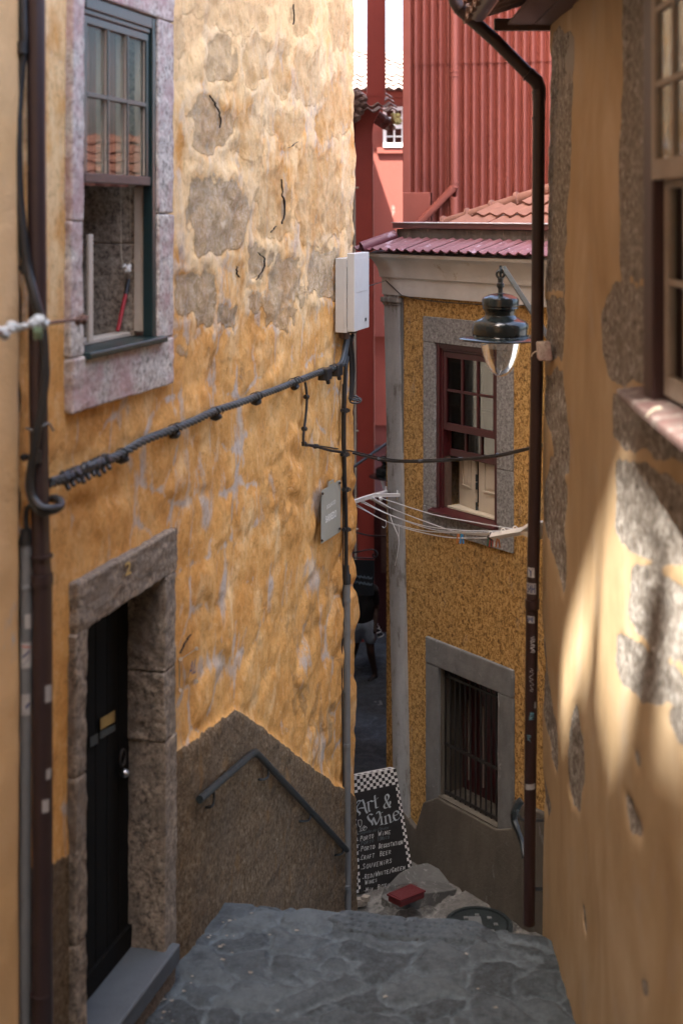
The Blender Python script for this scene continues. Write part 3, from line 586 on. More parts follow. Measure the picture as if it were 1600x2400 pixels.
# ---- cables on the left wall
def helix(path, R, r, turns, ph, seg=7, k=5):
    q = smooth_path(path, k * 6); n = len(q); out = []; L = [0]
    for i in range(1, n): L.append(L[-1] + (q[i] - q[i - 1]).length)
    up = Vector((0, 0, 1))
    for i, p in enumerate(q):
        d = (q[min(i + 1, n - 1)] - q[max(i - 1, 0)]).normalized(); u = d.cross(up).normalized(); v = d.cross(u)
        an = 2 * math.pi * turns * L[i] + ph; out.append(p + (u * math.cos(an) + v * math.sin(an)) * R)
    return out
tc = thing('twisted_cable', LW.w(450, 990, .06), 'thick twisted grey power cable running up the left wall on clamps', 'power cable')
cpath = [LW.w(x, y, n) for x, y, n in [(118, 1132, .10), (180, 1112, .07), (240, 1085, .07), (285, 1064, .065), (340, 1032, .065), (408, 1006, .065), (460, 984, .065), (505, 963, .065), (560, 945, .065), (600, 930, .065), (650, 912, .065), (690, 896, .065), (740, 876, .065), (780, 864, .07), (806, 852, .08)]]
for k in range(4): s = MB(); s.tube(helix(cpath, .0155, .011, 4.2, k * math.pi / 2), .0125, 7); s.build('strand', M['cable'], tc, smooth=True)
for x, y in ((285, 1072), (408, 1014), (505, 973), (600, 938), (690, 903)):
    s = MB(); s.blob(LW.w(x, y + 3, .045), .036, 1.2, 1.2, .8, seed=x, amp=.12); s.tube([LW.w(x, y, .0), LW.w(x, y, .05)], .014, 8); s.tube(helix([LW.w(x - 10, y - 6, .065), LW.w(x + 10, y - 12, .065)], .031, .004, 14, 0), .0035, 5); s.build('clamp', M['black'], tc, smooth=True)
rnd = random.Random(4)
for k in range(9):
    x = 152 + k * 12; y = 1122 - k * 5.2; s = MB(); c = LW.w(x, y - 2, .085); s.blob(c, .034, 1, 1.2, 1, seed=k, amp=.2, n=6)
    s.tube([c, LW.w(x + 8, y + 20 - (k % 3) * 3, .11)], [.017, .013], 8); s.blob(LW.w(x + 9, y + 22 - (k % 3) * 3, .112), .014, amp=0, n=5); s.build('connector', M['black'], tc, smooth=True)
for x, y in ((760, 875), (786, 866)):
    s = MB(); a, z = LW.px(x, y, .07); s.fbox(LW, a - .07, a + .07, z - .055, z + .045, .03, .12); s.tube([LW.p(a, z - .05, .1), LW.p(a + .02, z - .09, .1)], .02, 8); s.build('connector', M['black'], tc, bevel=.01)
# vertical sheathed cable and grey conduit at the corner
cc = thing('conduit', LW.w(812, 2100, .06), 'grey conduit with black sheathed cable running down the corner of the left house', 'conduit')
s = MB(); s.tube(smooth_path([LW.w(x, y, .055) for x, y in [(826, 785), (812, 850), (808, 900), (806, 1000), (807, 1100), (810, 1200), (811, 1300), (811, 1345)]], 4), .019, 10); s.build('sheathed_cable', M['black'], cc, smooth=True)
s = MB(); s.tube([LW.w(812, 1352, .055), LW.w(812, 1600, .055), LW.w(813, 1900, .055), LW.w(814, 2160, .055)], .034, 14); s.build('tube', M['conduit'], cc, smooth=True)
s = MB(); s.tube([LW.w(811.5, 1325, .055), LW.w(811.5, 1345, .055), LW.w(812, 1347, .055), LW.w(812, 1368, .055)], [.024, .030, .040, .040], 14); s.build('cap', M['black'], cc, smooth=True)
for y in (962, 1065, 1147, 1241): s = MB(); x = 808 if y < 1100 else 811; s.tube([LW.w(x - 7, y, .05), LW.w(x + 8, y, .05)], .018, 8); s.tube([LW.w(x, y - 5, .055), LW.w(x, y + 5, .055)], .027, 10); s.build('clip', M['black'], cc, smooth=True)
for y in (1408, 1745, 2078): s = MB(); s.tube([LW.w(812, y - 4, .055), LW.w(812, y + 4, .055)], .038, 14); s.build('strap', M['conduit'], cc, smooth=True)
s = MB(); s.tube(smooth_path([LW.w(x, y, .03) for x, y in [(803, 900), (801, 1000), (803, 1150), (804, 1300), (803, 1420), (801, 1600), (804, 1800), (802, 1990), (800, 2080)]], 5), .006, 6); s.build('thin_wire', M['black'], cc, smooth=True)
lp = thing('cable_loops', LW.w(822, 940, .05), 'bundle of black cables looping down below the junction box', 'cable bundle')
for k, (dx, e) in enumerate([(0, 0), (4, 10), (7, 3), (2, 20), (9, 14)]):
    s = MB(); s.tube(smooth_path([LW.w(x, y, .075) for x, y in [(812 + dx * .8, 785), (818 + dx, 820), (821 + dx, 870), (820 + dx * .6, 915 + e), (818 + dx * .5, 935)]], 5), .009, 6); s.build('cable', M['black'], lp, smooth=True)
s = MB(); s.tube(smooth_path([LW.w(x, y, .08) for x, y in [(812, 788), (808, 815), (801, 845), (790, 858), (780, 862)]], 5), .02, 8); s.tube(smooth_path([LW.w(x, y, .09) for x, y in [(818, 788), (812, 825), (806, 850), (796, 862)]], 5), .012, 8); s.build('cable', M['cable'], lp, smooth=True)
for r_, x, y in ((.030, 829, 934), (.022, 838, 937), (.035, 833, 941)):
    c = LW.w(x, y, .09); s = MB(); s.tube([c + Vector((r_ * 1.5 * math.cos(t), .01 * t, r_ * .7 * math.sin(t))) for t in [i * .45 for i in range(14)]], .008, 6); s.build('curl', M['cable'], lp, smooth=True)
dc_ = thing('hanging_cable', LW.w(717, 1000, .04), 'thin black cable dropping down the left wall and sagging across the alley', 'cable')
s = MB(); s.tube(smooth_path([LW.w(x, y, .045) for x, y in [(715, 896), (718, 915), (719, 940), (716, 980), (712, 1010), (712, 1040), (726, 1044), (745, 1048), (775, 1056), (806, 1060)]] + [P(823, 1061, 12.1), P(889, 1077, 11.9), P(946, 1082, 11.7), P(1025, 1081, 11.3), P(1078, 1077, 11.0), P(1165, 1069, 10.4), P(1241, 1051, 9.7), P(1285, 1040, 9.2)], 5), .0115, 7); s.build('wire', M['black'], dc_, smooth=True)
s = MB(); s.tube(smooth_path([LW.w(x, y, .045) for x, y in [(712, 1040), (728, 1042), (747, 1045)]] + [P(823, 1057, 12.05), P(889, 1072, 11.9), P(946, 1078.5, 11.7), P(1030, 1076, 11.3), P(1100, 1073, 10.8), P(1180, 1062, 10.3), P(1285, 1037, 9.2)], 5), .006, 6); s.build('wire', M['black'], dc_, smooth=True)
for x, y in ((718, 930), (713, 1005), (740, 1046), (712, 1040)): s = MB(); s.tube([LW.w(x - 3, y, .04), LW.w(x + 3, y, .05)], .02, 8); s.build('clip', M['black'], dc_, smooth=True)
for x, y, Y in ((889, 1076, 11.9), (985, 1081, 11.5), (1078, 1076, 11), (1166, 1067, 10.4)): s = MB(); s.tube([P(x - 5, y, Y), P(x + 5, y, Y)], .018, 8); s.build('tie', M['black'], dc_, smooth=True)
w1 = thing('thin_wire', P(880, 670, 12.5), 'thin wire stretched from the junction box along under the white cornice', 'wire')
s = MB(); s.tube(smooth_path([P(858, 672, 11.9), P(904, 658, 13.75)], 3) + smooth_path([MF.w(940, 692, .06), MF.w(1000, 704, .06), MF.w(1080, 711, .06), MF.w(1150, 714, .06), MF.w(1245, 716, .06)], 4), .005, 5); s.build('wire', M['black'], w1)

# ================================================================== NEAR LEFT: neighbour, drainpipe, cable bundle
nh = thing('house', LW.p(-2, -4.8), 'pale yellow plastered house edge at the far left of the alley', 'house')
aa = np.arange(-1.7, aN - .015 + .001, .02); zz = np.arange(-7, 2, .03); A, Z = np.meshgrid(aa, zz)
dd = (fbm(A * 2, Z * 2, 5) - .5) * .03 + .03; dd = dd * (1 - sst(aN - .06, aN - .015, A)) + (-.05) * sst(aN - .06, aN - .015, A)
V = np.stack([LW.o[0] + LW.t[0] * A + LW.n[0] * dd, LW.o[1] + LW.t[1] * A + LW.n[1] * dd, Z], -1); grid_obj('wall', V, M['neigh'], nh)
b = MB(); b.fbox(LW, -10, aN - .03, -7, 5.0, -4, -.06); b.fbox(LW, -10, -1.7, -7, 5.0, -.06, .02); b.fbox(LW, -1.7, aN - .03, 2, 5.0, -.06, .02); b.build('upper_wall', M['neigh'], nh)
def back(Y, z, n, X=1.41):   # where the sun ray that meets the right wall at (Y, z) crosses the plane of the left houses
    o = LW.o + LW.n * n; nx, ny = LW.n; k = ((X - o[0]) * nx + (Y - o[1]) * ny) / (SUN.x * nx + SUN.y * ny)
    q = Vector((X, Y, z)) - SUN * k; return q
low = [back(*t, -.5) for t in PATCH_LOW]; zb_ = 5.0
b = MB(); d_ = Vector((LW.n[0], LW.n[1], 0)) * -.25
b.prism([Vector((p.x, p.y, zb_)) for p in (low[0], low[-1])][::1] + low[::-1], d_); b.build('sun_mask_low', M['neigh'], nh)  # unseen blocker, outline shaped to cut the lower edge of the sun patches
b = MB(); b.prism([back(*t, -.5) for t in PATCH_TOP], d_ * .3); b.build('sun_mask_top', M['neigh'], nh)  # unseen sheet, added to bound the sun patches from above
b = MB()
for pl in PATCH_STREAKS: b.prism([back(*t, -.62) for t in pl], d_)
b.build('sun_mask_streaks', M['neigh'], nh)  # unseen strips, added to throw the dark streaks between sun patches
NB = nh
bh = thing('house', (0, -6, -2), 'unseen plastered house added behind the viewpoint to cut sky light', 'house')
b = MB(); b.box(-6, 6, -8, -6.2, -3, 14); b.build('wall', M['neigh'], bh)  # added mass that keeps sky light from behind off the near alley
dp = thing('drainpipe', P(100, 2350, 6.42), 'dark brown drainpipe running the full height of the left edge', 'drainpipe')
s = MB(); pth = [P(84, -200, 6.42), P(86, 300, 6.42), P(90, 900, 6.42), P(96, 1300, 6.42), P(100, 1345, 6.42)]; s.tube(pth, [.046] * 4 + [.046], 20); s.build('upper_tube', M['pipeL'], dp, smooth=True)
s = MB(); s.tube([P(99, 1345, 6.42), P(99, 1365, 6.42), P(99.2, 1367, 6.42), P(100, 1700, 6.42), P(100, 2330, 6.42), P(100, 2332, 6.42), P(100, 2600, 6.42)], [.056, .056, .050, .050, .050, .053, .053], 20); s.build('lower_tube', M['pipeL'], dp, smooth=True)
for y in (1300, 1362, 2325): s = MB(); s.tube([P(98, y, 6.42), P(98, y + 6, 6.42)], .057, 20); s.build('collar', M['pipeL'], dp, smooth=True)
def cyl_patch(c, r, th0, th1, h, name, m, parent, lean=0.0, k=8):
    mb = MB(); vs = []; fs = []
    for i in range(k + 1):
        t = th0 + (th1 - th0) * i / k
        for z in (0, h): vs.append(Vector(c) + Vector((math.sin(t) * r, -math.cos(t) * r, z + lean * i / k)))
        if i: fs.append((2 * i - 2, 2 * i, 2 * i + 1, 2 * i - 1))
    return mb.add(vs, fs).build(name, m, parent)
for y0, y1, t0, t1, m in ((1640, 1600, .5, 1.3, 'graf'), (1820, 1795, .6, 1.2, 'graf'), (1895, 1865, .2, .9, 'graf')):
    p = P(100, y0, 6.42); cyl_patch(p, .0515, t0, t1, (y0 - y1) / F * 6.42, 'paint_mark', M[m], dp)
cg = thing('conduit', P(60, 2300, 6.40), 'pale grey conduit with stickers beside the brown drainpipe at the far left', 'conduit')
s = MB(); s.tube([P(62, 1268, 6.42), P(62, 1370, 6.42), P(62, 1372, 6.42), P(62, 1380, 6.42), P(62, 1382, 6.42), P(57, 2600, 6.42)], [.031, .031, .034, .034, .031, .031], 16); s.build('tube', M['conduit'], cg, smooth=True)
s = MB(); s.tube([P(63, 1236, 6.42), P(63, 1242, 6.42), P(62, 1268, 6.42), P(62, 1275, 6.42)], [.012, .03, .035, .035], 14); s.tube(smooth_path([P(63, 1240, 6.4), P(62, 1210, 6.4), P(66, 1190, 6.38), P(74, 1184, 6.36)], 5), .014, 8); s.build('cap', M['black'], cg, smooth=True)
for y, h, t0, t1 in ((1470, 34, .1, 1.2), (1562, 60, -.6, 1.3), (1672, 50, -.55, 1.0)):
    c = P(61, y, 6.42); st = cyl_patch(c, .0325, t0, t1, h / F * 6.42, 'sticker', M['worn'], cg)
    if y == 1562: cyl_patch(c + Vector((0, 0, .012)), .033, -.3, .9, .004, 'sticker_line', M['ink'], cg, .04); cyl_patch(c + Vector((0, 0, .05)), .033, -.3, .9, .012, 'sticker_line', M['ink'], cg, .03); cyl_patch(c + Vector((0, 0, .11)), .033, -.4, 1.1, .006, 'sticker_line', M['pin_red'], cg, -.01)
    if y == 1672: cyl_patch(c + Vector((0, 0, .03)), .033, .2, .9, .02, 'sticker_line', M['ink'], cg, .02)
bc = thing('cable_bundle', P(50, 600, 6.35), 'black cable bundle winding beside and looping around the brown drainpipe', 'cable bundle')
s = MB(); s.tube(smooth_path([P(x, y, Y) for x, y, Y in [(52, -100, 6.40), (56, 60, 6.38), (56, 110, 6.38), (47, 200, 6.38), (42, 300, 6.36), (46, 450, 6.36), (58, 570, 6.36), (66, 625, 6.36), (84, 700, 6.33), (100, 760, 6.33), (106, 850, 6.33), (100, 950, 6.33), (88, 1010, 6.33), (80, 1065, 6.34), (72, 1120, 6.36), (76, 1160, 6.36), (96, 1188, 6.34), (122, 1192, 6.36), (142, 1186, 6.42), (140, 1172, 6.46), (122, 1168, 6.50)]], 6), .0215, 10); s.build('sheath', M['black'], bc, smooth=True)
s = MB(); s.tube(smooth_path([P(x, y, Y) for x, y, Y in [(44, -100, 6.42), (46, 110, 6.40), (36, 300, 6.38), (42, 480, 6.38), (60, 630, 6.38), (92, 760, 6.35), (112, 870, 6.35), (92, 1000, 6.36), (72, 1080, 6.38), (66, 1150, 6.38), (90, 1200, 6.35), (130, 1198, 6.38), (146, 1182, 6.45), (130, 1162, 6.50)]], 6), .013, 8); s.build('sheath', M['cable'], bc, smooth=True)
for y, x in ((112, 50), (628, 62), (1070, 82)): s = MB(); s.tube([P(x - 27, y + 2, 6.42), P(x - 20, y + 1, 6.40)], .018, 8); s.tube([P(x - 25, y, 6.41), P(x + 8, y, 6.38)], .012, 8); s.tube([P(x + 2, y - 14, 6.37), P(x + 2, y + 14, 6.37)], .030, 12); s.build('wall_clip', M['black'], bc, smooth=True)
s = MB(); s.tube(smooth_path([P(62, 1003, 6.4), P(85, 1010, 6.33), (P(112, 992, 6.35)), P(126, 1010, 6.42)], 5), .005, 6); s.build('wire_tie', M['conduit'], bc)
rd = thing('clothes_rod', P(100, 765, 6), 'rusty rod with knotted white rags sticking out across the left window edge', 'clothes rod')
s = MB(); s.tube([P(-40, 790, 4.9), P(60, 768, 5.6), P(130, 755, 6.1), P(200, 747, 6.75)], .009, 8); s.build('rod', M['rust'], rd, smooth=True)
s = MB()
for k, (x, y, r_) in enumerate([(2, 778, .022), (12, 785, .020), (22, 772, .018), (40, 768, .016), (76, 758, .020), (90, 752, .026), (102, 757, .02), (58, 764, .014), (30, 764, .02)]): s = MB(); s.blob(P(x, y, 5.2 + x * .005), r_, 1.2, 1, .9, seed=k, amp=.35, n=6); s.build('rag', M['rag'], rd, smooth=True)

s = MB()
for k in range(7): s.tube([P(84 + k * 2, 755, 5.7), P(80 + k * 3.2, 775 + (k % 3) * 4, 5.69), P(82 + k * 2.5, 796 - (k % 2) * 6, 5.7)], .003, 5)
s.build('thread', M['ragg'], rd)
s = MB(); s.blob(P(184, 752, 6.6), .022, seed=4, amp=.3, n=6); s.blob(P(196, 748, 6.7), .024, seed=6, amp=.3, n=6); s.build('knot', M['rust'], rd, smooth=True)

# ================================================================== MIDDLE HOUSE (ochre stucco)
mh = thing('house', MF.p(1.5, -6.8), 'small ochre stucco house with white cornice and pale corner pilaster', 'house')
aR = 3.6; mw = (MF.a(1022), MF.a(1166), -3.04, -1.335 + 0); mw = (MF.a(1021.5), MF.a(1166), -3.035, -1.332)
gw = (MF.a(1032), MF.a(1170), -5.985, -4.66)
def holes_panel(mb, fr, a0, a1, z0, z1, holes, n0, n1):
    A = sorted({a0, a1} | {h[i] for h in holes for i in (0, 1)}); Z = sorted({z0, z1} | {h[i] for h in holes for i in (2, 3)})
    vid = {}
    def v(a, z):
        if (a, z) not in vid: vid[(a, z)] = len(mb.v); mb.v.append(fr.p(a, z, n1))
        return vid[(a, z)]
    for i in range(len(A) - 1):
        for j in range(len(Z) - 1):
            ca = (A[i] + A[i + 1]) / 2; cz = (Z[j] + Z[j + 1]) / 2
            if any(h[0] < ca < h[1] and h[2] < cz < h[3] for h in holes): continue
            mb.f.append((v(A[i], Z[j]), v(A[i + 1], Z[j]), v(A[i + 1], Z[j + 1]), v(A[i], Z[j + 1])))
    for h in holes:
        mb.fbox(fr, h[0] - .05, h[0], h[2], h[3], n0, n1 - .03); mb.fbox(fr, h[1], h[1] + .05, h[2], h[3], n0, n1 - .03)
        mb.fbox(fr, h[0] - .05, h[1] + .05, h[3], h[3] + .05, n0, n1 - .03); mb.fbox(fr, h[0] - .05, h[1] + .05, h[2] - .05, h[2], n0, n1 - .03)
b = MB(); holes_panel(b, MF, .0, aR, -7.4, -.86, [mw, gw], -.5, 0); b.build('wall', M['stuc'], mh)
sdv = Vector((.12, 1, 0)).normalized()
c0 = MF.p(0, 0); b = MB()
q = [c0 + Vector((0, 0, 0)), MF.p(aR, 0), MF.p(aR, 0, -3) + Vector((2, 0, 0)), c0 + sdv * 3]
ins = lambda v, k=.02: v
b.prism([Vector((v.x, v.y, -7.4)) for v in [c0 + sdv * .62 + Vector((.45, 0, 0)), MF.p(aR, 0, -.62), q[2], q[3] + Vector((.02, 0, 0))]], (0, 0, 7.1)); b.build('inner_wall', M['dark'], mh)
b = MB(); b.hexa([c0 + Vector((.02, .0, -7.4)), c0 + sdv * 3 + Vector((.02, 0, -7.4)), c0 + sdv * 3 + Vector((.2, 0, -7.4)), c0 + Vector((.25, .05, -7.4)), c0 + Vector((.02, .0, -.4)), c0 + sdv * 3 + Vector((.02, 0, -.4)), c0 + sdv * 3 + Vector((.2, 0, -.4)), c0 + Vector((.25, .05, -.4))]); b.build('side_wall', M['pilaster'], mh)
# pilaster leaning with age
def lean(z): return .17 * max(0, (-z - .9)) / 5.6
b = MB(); pw_ = .24; nz = 14
for i in range(nz):
    za = -7.3 + (6.43) * i / nz; zb = -7.3 + 6.43 * (i + 1) / nz
    l0, l1 = lean(za), lean(zb); b.hexa([MF.p(l0, za, -.6), MF.p(l0 + pw_, za, -.02), MF.p(l0 + pw_, za, .035), MF.p(l0, za, .035), MF.p(l1, zb, -.6), MF.p(l1 + pw_, zb, -.02), MF.p(l1 + pw_, zb, .035), MF.p(l1, zb, .035)])
pil = b.build('pilaster', M['pilaster'], mh)
b = MB(); b.fbox(MF, -.03, pw_ + .025, -.955, -.90, -.2, .065); b.fbox(MF, -.015, pw_ + .012, -.985, -.955, -.2, .05); b.build('capital', M['pilaster'], pil, bevel=.012)
b = MB(); b.fbox(MF, pw_ + .01, pw_ + .05, -6.2, -.9, -.02, .012); b.build('edge_strip', M['grey_render'], mh)
# cornice swept round the corner
def miter(o):   # offset of the corner for an overhang o
    return Vector((-1.041 * o, -.286 * o, 0))
def sweep(mb, prof):
    K = len(prof); k = len(mb.v)
    for o, z in prof: mb.v.append(c0 + sdv * 3 + Vector((-.993 * o, .119 * o, z)))
    for o, z in prof: mb.v.append(c0 + miter(o) + Vector((0, 0, z)))
    for o, z in prof: mb.v.append(MF.p(aR, z, o))
    for r in range(2):
        for i in range(K): a = k + r * K + i; b_ = k + r * K + (i + 1) % K; mb.f.append((a, a + K, b_ + K, b_))
    return mb
cov = [(.0, -.88), (.045, -.872), (.05, -.69), (.075, -.682), (.078, -.655), (.085, -.62), (.10, -.575), (.13, -.525), (.165, -.485), (.20, -.462), (.205, -.43), (-.2, -.40), (-.2, -.88)]
co = sweep(MB(), cov).build('cornice', M['white_render'], mh, smooth=True)
# eave tiles
def tile_strip(mb, p0, p1, dn, n, L, nt, th=.014, amp=.022, skew=0):
    """row of trough tiles from p0 to p1 (upper edge); dn = downslope vector of length L"""
    al = (p1 - p0) / nt; nrm = dn.cross(al).normalized(); nrm = nrm if nrm.z > 0 else -nrm; rr = random.Random(3)
    for i in range(nt):
        k = len(mb.v); S = 8; jit = rr.uniform(-.004, .004)
        for r, rk in enumerate((0, 1)):
            for s in range(S + 1):
                t = s / S; h = amp * (math.cos(2 * math.pi * t) * .5 + .5) + (.008 if t > .86 or t < .1 else 0) + .012 * rk
                base = p0 + al * (i + .01 + .98 * t) + dn * rk + al * skew * rk + nrm * (h + jit)
                mb.v.append(base); mb.v.append(base - nrm * th)
        W = 2 * (S + 1)
        for s in range(S):
            a = k + 2 * s; mb.f.append((a, a + 2, a + 2 + W, a + W)); mb.f.append((a + 1, a + 1 + W, a + 3 + W, a + 3)); mb.f.append((a + W, a + 2 + W, a + 3 + W, a + 1 + W))
    return mb
eo = .245; b = MB()
pA = c0 + miter(-.10) + Vector((0, 0, -.275)); pB = MF.p(aR, -.275, -.10)
pE = c0 + miter(eo); dn_ = Vector((MF.n[0], MF.n[1], 0)) * (eo + .10) + Vector((0, 0, -.125))
al = (pB - pA); nt_ = 27; wT = .135
start = pA - Vector((MF.t[0], MF.t[1], 0)) * .0
# tiles run square to the facade; the ones by the corner are cut by the hip
tile_strip(b, start + Vector((MF.t[0], MF.t[1], 0)) * -.02, start + Vector((MF.t[0], MF.t[1], 0)) * (wT * 27 - .02), dn_, None, 1, 27, amp=.019, skew=-.55)
tile_strip(b, start + Vector((MF.t[0], MF.t[1], 0)) * -.16, start + Vector((MF.t[0], MF.t[1], 0)) * -.02, dn_ + Vector((-.05, .0, .0)), None, 1, 1, amp=.024, skew=-.3)
et = b.build('eave_tiles', M['etile'], mh, smooth=True)
b = MB(); tip = c0 + miter(eo + .01) + Vector((0, 0, -.375)); tp = pA + Vector((0, 0, .045)); b.tube([tp, tp.lerp(tip, .5), tip, tip], [.055, .062, .072, .04], 14); b.build('hip_tile', M['etile'], mh, smooth=True)
b = MB(); sp0 = c0 + sdv * 3; tile_strip(b, sp0 + Vector((.1, 0, -.275)), pA, Vector((-(eo + .1), .02, -.125)), None, 1, 20, amp=.024); b.build('side_eave_tiles', M['etile'], mh, smooth=True)
# parapet with cap and its painted highlight
b = MB(); b.fbox(MF, -.0 + .04, aR, -.42, -.165, -.36, -.11); b.build('parapet', M['parapet'], mh, bevel=.006)
b = MB(); b.fbox(MF, -.0 + .015, aR, -.160, -.105, -.40, -.075); b.build('parapet_cap', M['cap'], mh, bevel=.003)
b = MB(); b.fbox(MF, -.0 + .005, aR, -.103, -.095, -.41, -.065); b.build('highlight_strip', M['capz'], mh)  # pale strip paints the thin highlight along the cap top
# tiled roof behind the parapet
def tiled_roof(mb, o, al, up, nx, ny, clip=None, amp=.035, step=.03, seg=8, seed=0):
    """o corner, al = one tile across, up = one course up the slope"""
    nrm = al.cross(up).normalized(); nrm = nrm if nrm.z > 0 else -nrm; rr = random.Random(seed)
    for j in range(ny):
        for i in range(nx):
            if clip and not clip(i + .5, j + .5): continue
            k = len(mb.v); jz = rr.uniform(-.006, .006); jx = rr.uniform(-.02, .02)
            for r in (0, 1):
                for s in range(seg + 1):
                    t = s / seg; h = amp * (1 - abs(math.cos(math.pi * t)) ** 1.5) + jz; v = o + al * (i + t + jx) + up * (j + r * 1.12) + nrm * (h + (step if r == 0 else 0)); mb.v.append(v)
            for s in range(seg + 1): mb.v.append(mb.v[k + s] - nrm * .02)
            for s in range(seg): a = k + s; mb.f.append((a, a + 1, a + 2 + seg, a + 1 + seg)); mb.f.append((a + 2 * (seg + 1), a + 2 * (seg + 1) + 1, a + 1, a))
    return mb
tv = Vector((MF.t[0], MF.t[1], 0)); nv_ = Vector((MF.n[0], MF.n[1], 0)); sl = math.radians(24)
upv = (-nv_ * math.cos(sl) + Vector((0, 0, math.sin(sl)))) * .3
b = MB(); ro = MF.p(.2, -.17, -.42); tiled_roof(b, ro, tv * .2, upv, 22, 9, clip=lambda i, j: i * .2 > j * .3 * .75 + .15, seed=3); b.build('tiled_roof', M['otile'], mh, smooth=True)
h0 = P(1040, 527, 14.3); h1 = P(1330, 432, 13.6); b = MB(); K = 5; dh = (h1 - h0) / K
for k in range(K):
    p0 = h0 + dh * k; p1 = h0 + dh * (k + 1.06); b.tube([p0 - dh * .02, p0, p0 + dh * .1, p0 + dh * .12, p1], [.085, .10, .10, .075, .070], 14)
b.build('hip_tiles', M['otile'], mh, smooth=True)
b = MB(); b.blob(P(1190, 505, 13.9), .06, 1.6, .7, .35, seed=2, amp=.5, n=6); b.blob(P(1170, 508, 13.9), .05, 1.6, .7, .3, seed=4, amp=.5, n=6); b.blob(P(1212, 503, 13.85), .05, 1.4, .7, .4, seed=7, amp=.5, n=6); b.build('mortar', M['slab'], mh)
# window with granite surround
a0, a1, z0, z1 = mw; oa0, oa1 = MF.a(994), MF.a(1203.5); b = MB()
b.fbox(MF, oa0, oa1, z1, z1 + .262, -.4, .022); b.fbox(MF, oa0, a0, z0 + .0, z1 - .003, -.4, .02); b.fbox(MF, a1, oa1, z0 + .55, z1 - .003, -.4, .021); b.fbox(MF, a1, oa1, z0, z0 + .547, -.4, .019); b.fbox(MF, oa0, oa1, z0 - .235, z0 - .003, -.4, .023)
b.build('window_surround', M['grey_gran'], mh, bevel=.006)
b = MB(); fw = .05
b.fbox(MF, a0, a0 + fw, z0, z1, -.12, .0); b.fbox(MF, a1 - fw, a1, z0, z1, -.12, .0); b.fbox(MF, a0 + fw, a1 - fw, z1 - .05, z1, -.12, .0)
b.fbox(MF, a0 + fw, a0 + fw + .03, z0, z1 - .05, -.12, -.02); b.fbox(MF, a0 + fw + .03, a1 - fw, z1 - .08, z1 - .05, -.12, -.02)
wm = b.build('window', M['maroon'], mh, bevel=.005)
b = MB(); b.hexa([MF.p(a0 - .04, z0 - .05, -.1), MF.p(a1 + .03, z0 - .05, -.1), MF.p(a1 + .03, z0 - .05, .085), MF.p(a0 - .04, z0 - .05, .085), MF.p(a0 - .04, z0 + .02, -.1), MF.p(a1 + .03, z0 + .02, -.1), MF.p(a1 + .03, z0 - .012, .085), MF.p(a0 - .04, z0 - .012, .085)]); b.build('window_sill', M['maroon'], wm, bevel=.006)
i0 = a0 + fw + .03; i1 = a1 - fw - .005; zs = (-500 + 0) * 0
def zat(x, y): return MF.px(x, y, 0)[1]
def sashf(name, za, zb, n, rows, br=.075, tr=.06, st=.045, parent=None):
    mb = MB(); mb.fbox(MF, i0, i0 + st, za, zb, n - .035, n); mb.fbox(MF, i1 - st, i1, za, zb, n - .035, n); mb.fbox(MF, i0 + st, i1 - st, zb - tr, zb, n - .035, n - .001); mb.fbox(MF, i0 + st, i1 - st, za, za + br, n - .035, n - .001)
    p = (i1 - i0 - 2 * st) / 3
    for k in (1, 2): mb.fbox(MF, i0 + st + p * k - .015, i0 + st + p * k + .015, za + br, zb - tr, n - .03, n - .004)
    for k in range(1, rows): z = za + br + (zb - tr - za - br) * k / rows; mb.fbox(MF, i0 + st, i1 - st, z - .013, z + .013, n - .031, n - .003)
    so_ = mb.build(name, M['maroon'], parent, bevel=.004)
    mb = MB(); mb.fbox(MF, i0 + st - .01, i1 - st + .01, za + br - .01, zb - tr + .01, n - .022, n - .019); mb.build('pane', M['glassM'], so_)
    return so_
zt = z1 - .085; zb1 = zat(1037, 1004) ; sashf('sash', zb1 - .015, zt, -.03, 2, parent=wm)
zb2 = zat(1052, 1068); sashf('sash', zb2 - .02, zb2 + 1.0, -.08, 2, parent=wm)
b = MB(); b.fbox(MF, i0, i0 + .045, z0 + .02, zb2 - .03, -.10, -.04); b.build('inner_stile', M['brownw'], wm)
b = MB(); b.fbox(MF, i0 + .045, i1, z0 + .018, z0 + .035, -.26, -.04); b.build('inner_sill', M['cream'], wm)
# cream shutters ajar inside
def shutter(name, pa, pb, z0_, z1_):
    mb = MB(); pa = Vector(pa); pb = Vector(pb); t = (pb - pa); L = t.length; t.normalize(); fr = Fr((pa.x, pa.y), (t.x, t.y), (t.y, -t.x)); mb.fbox(fr, 0, L, z0_, z1_, -.03, 0)
    for (q0, q1) in ((z0_ + .2, z0_ + .95), (z0_ + 1.05, z1_ - .12)):
        for (ua, ub, uc, ud) in ((.22 * L, .78 * L, q0, q1),):
            for e, w_ in ((.0, .022),):
                mb.fbox(fr, ua, ub, uc, uc + w_, .0, .012); mb.fbox(fr, ua, ub, ud - w_, ud, .0, .012); mb.fbox(fr, ua, ua + w_, uc + w_, ud - w_, .0, .012); mb.fbox(fr, ub - w_, ub, uc + w_, ud - w_, .0, .012)
            mb.fbox(fr, ua + .05, ub - .05, uc + .05, ud - .05, .0, .008)
    o = mb.build(name, M['cream'], wm, bevel=.005); return o
ml = i0 + (i1 - i0) * .50
shutter('shutter', MF.p(i0 + .05, 0, -.20), MF.p(ml - .02, 0, -.13), z0 + .035, z1 - .05); shutter('shutter', MF.p(ml + .02, 0, -.14), MF.p(i1 + .02, 0, -.12), z0 + .035, z1 - .05)
b = MB(); hp = MF.p(ml, 0, -.13)
for z in (z0 + .25, z0 + .33, z1 - .4): b.tube([hp + Vector((0, 0, z)), hp + Vector((0, 0, z + .07))], .012, 8)
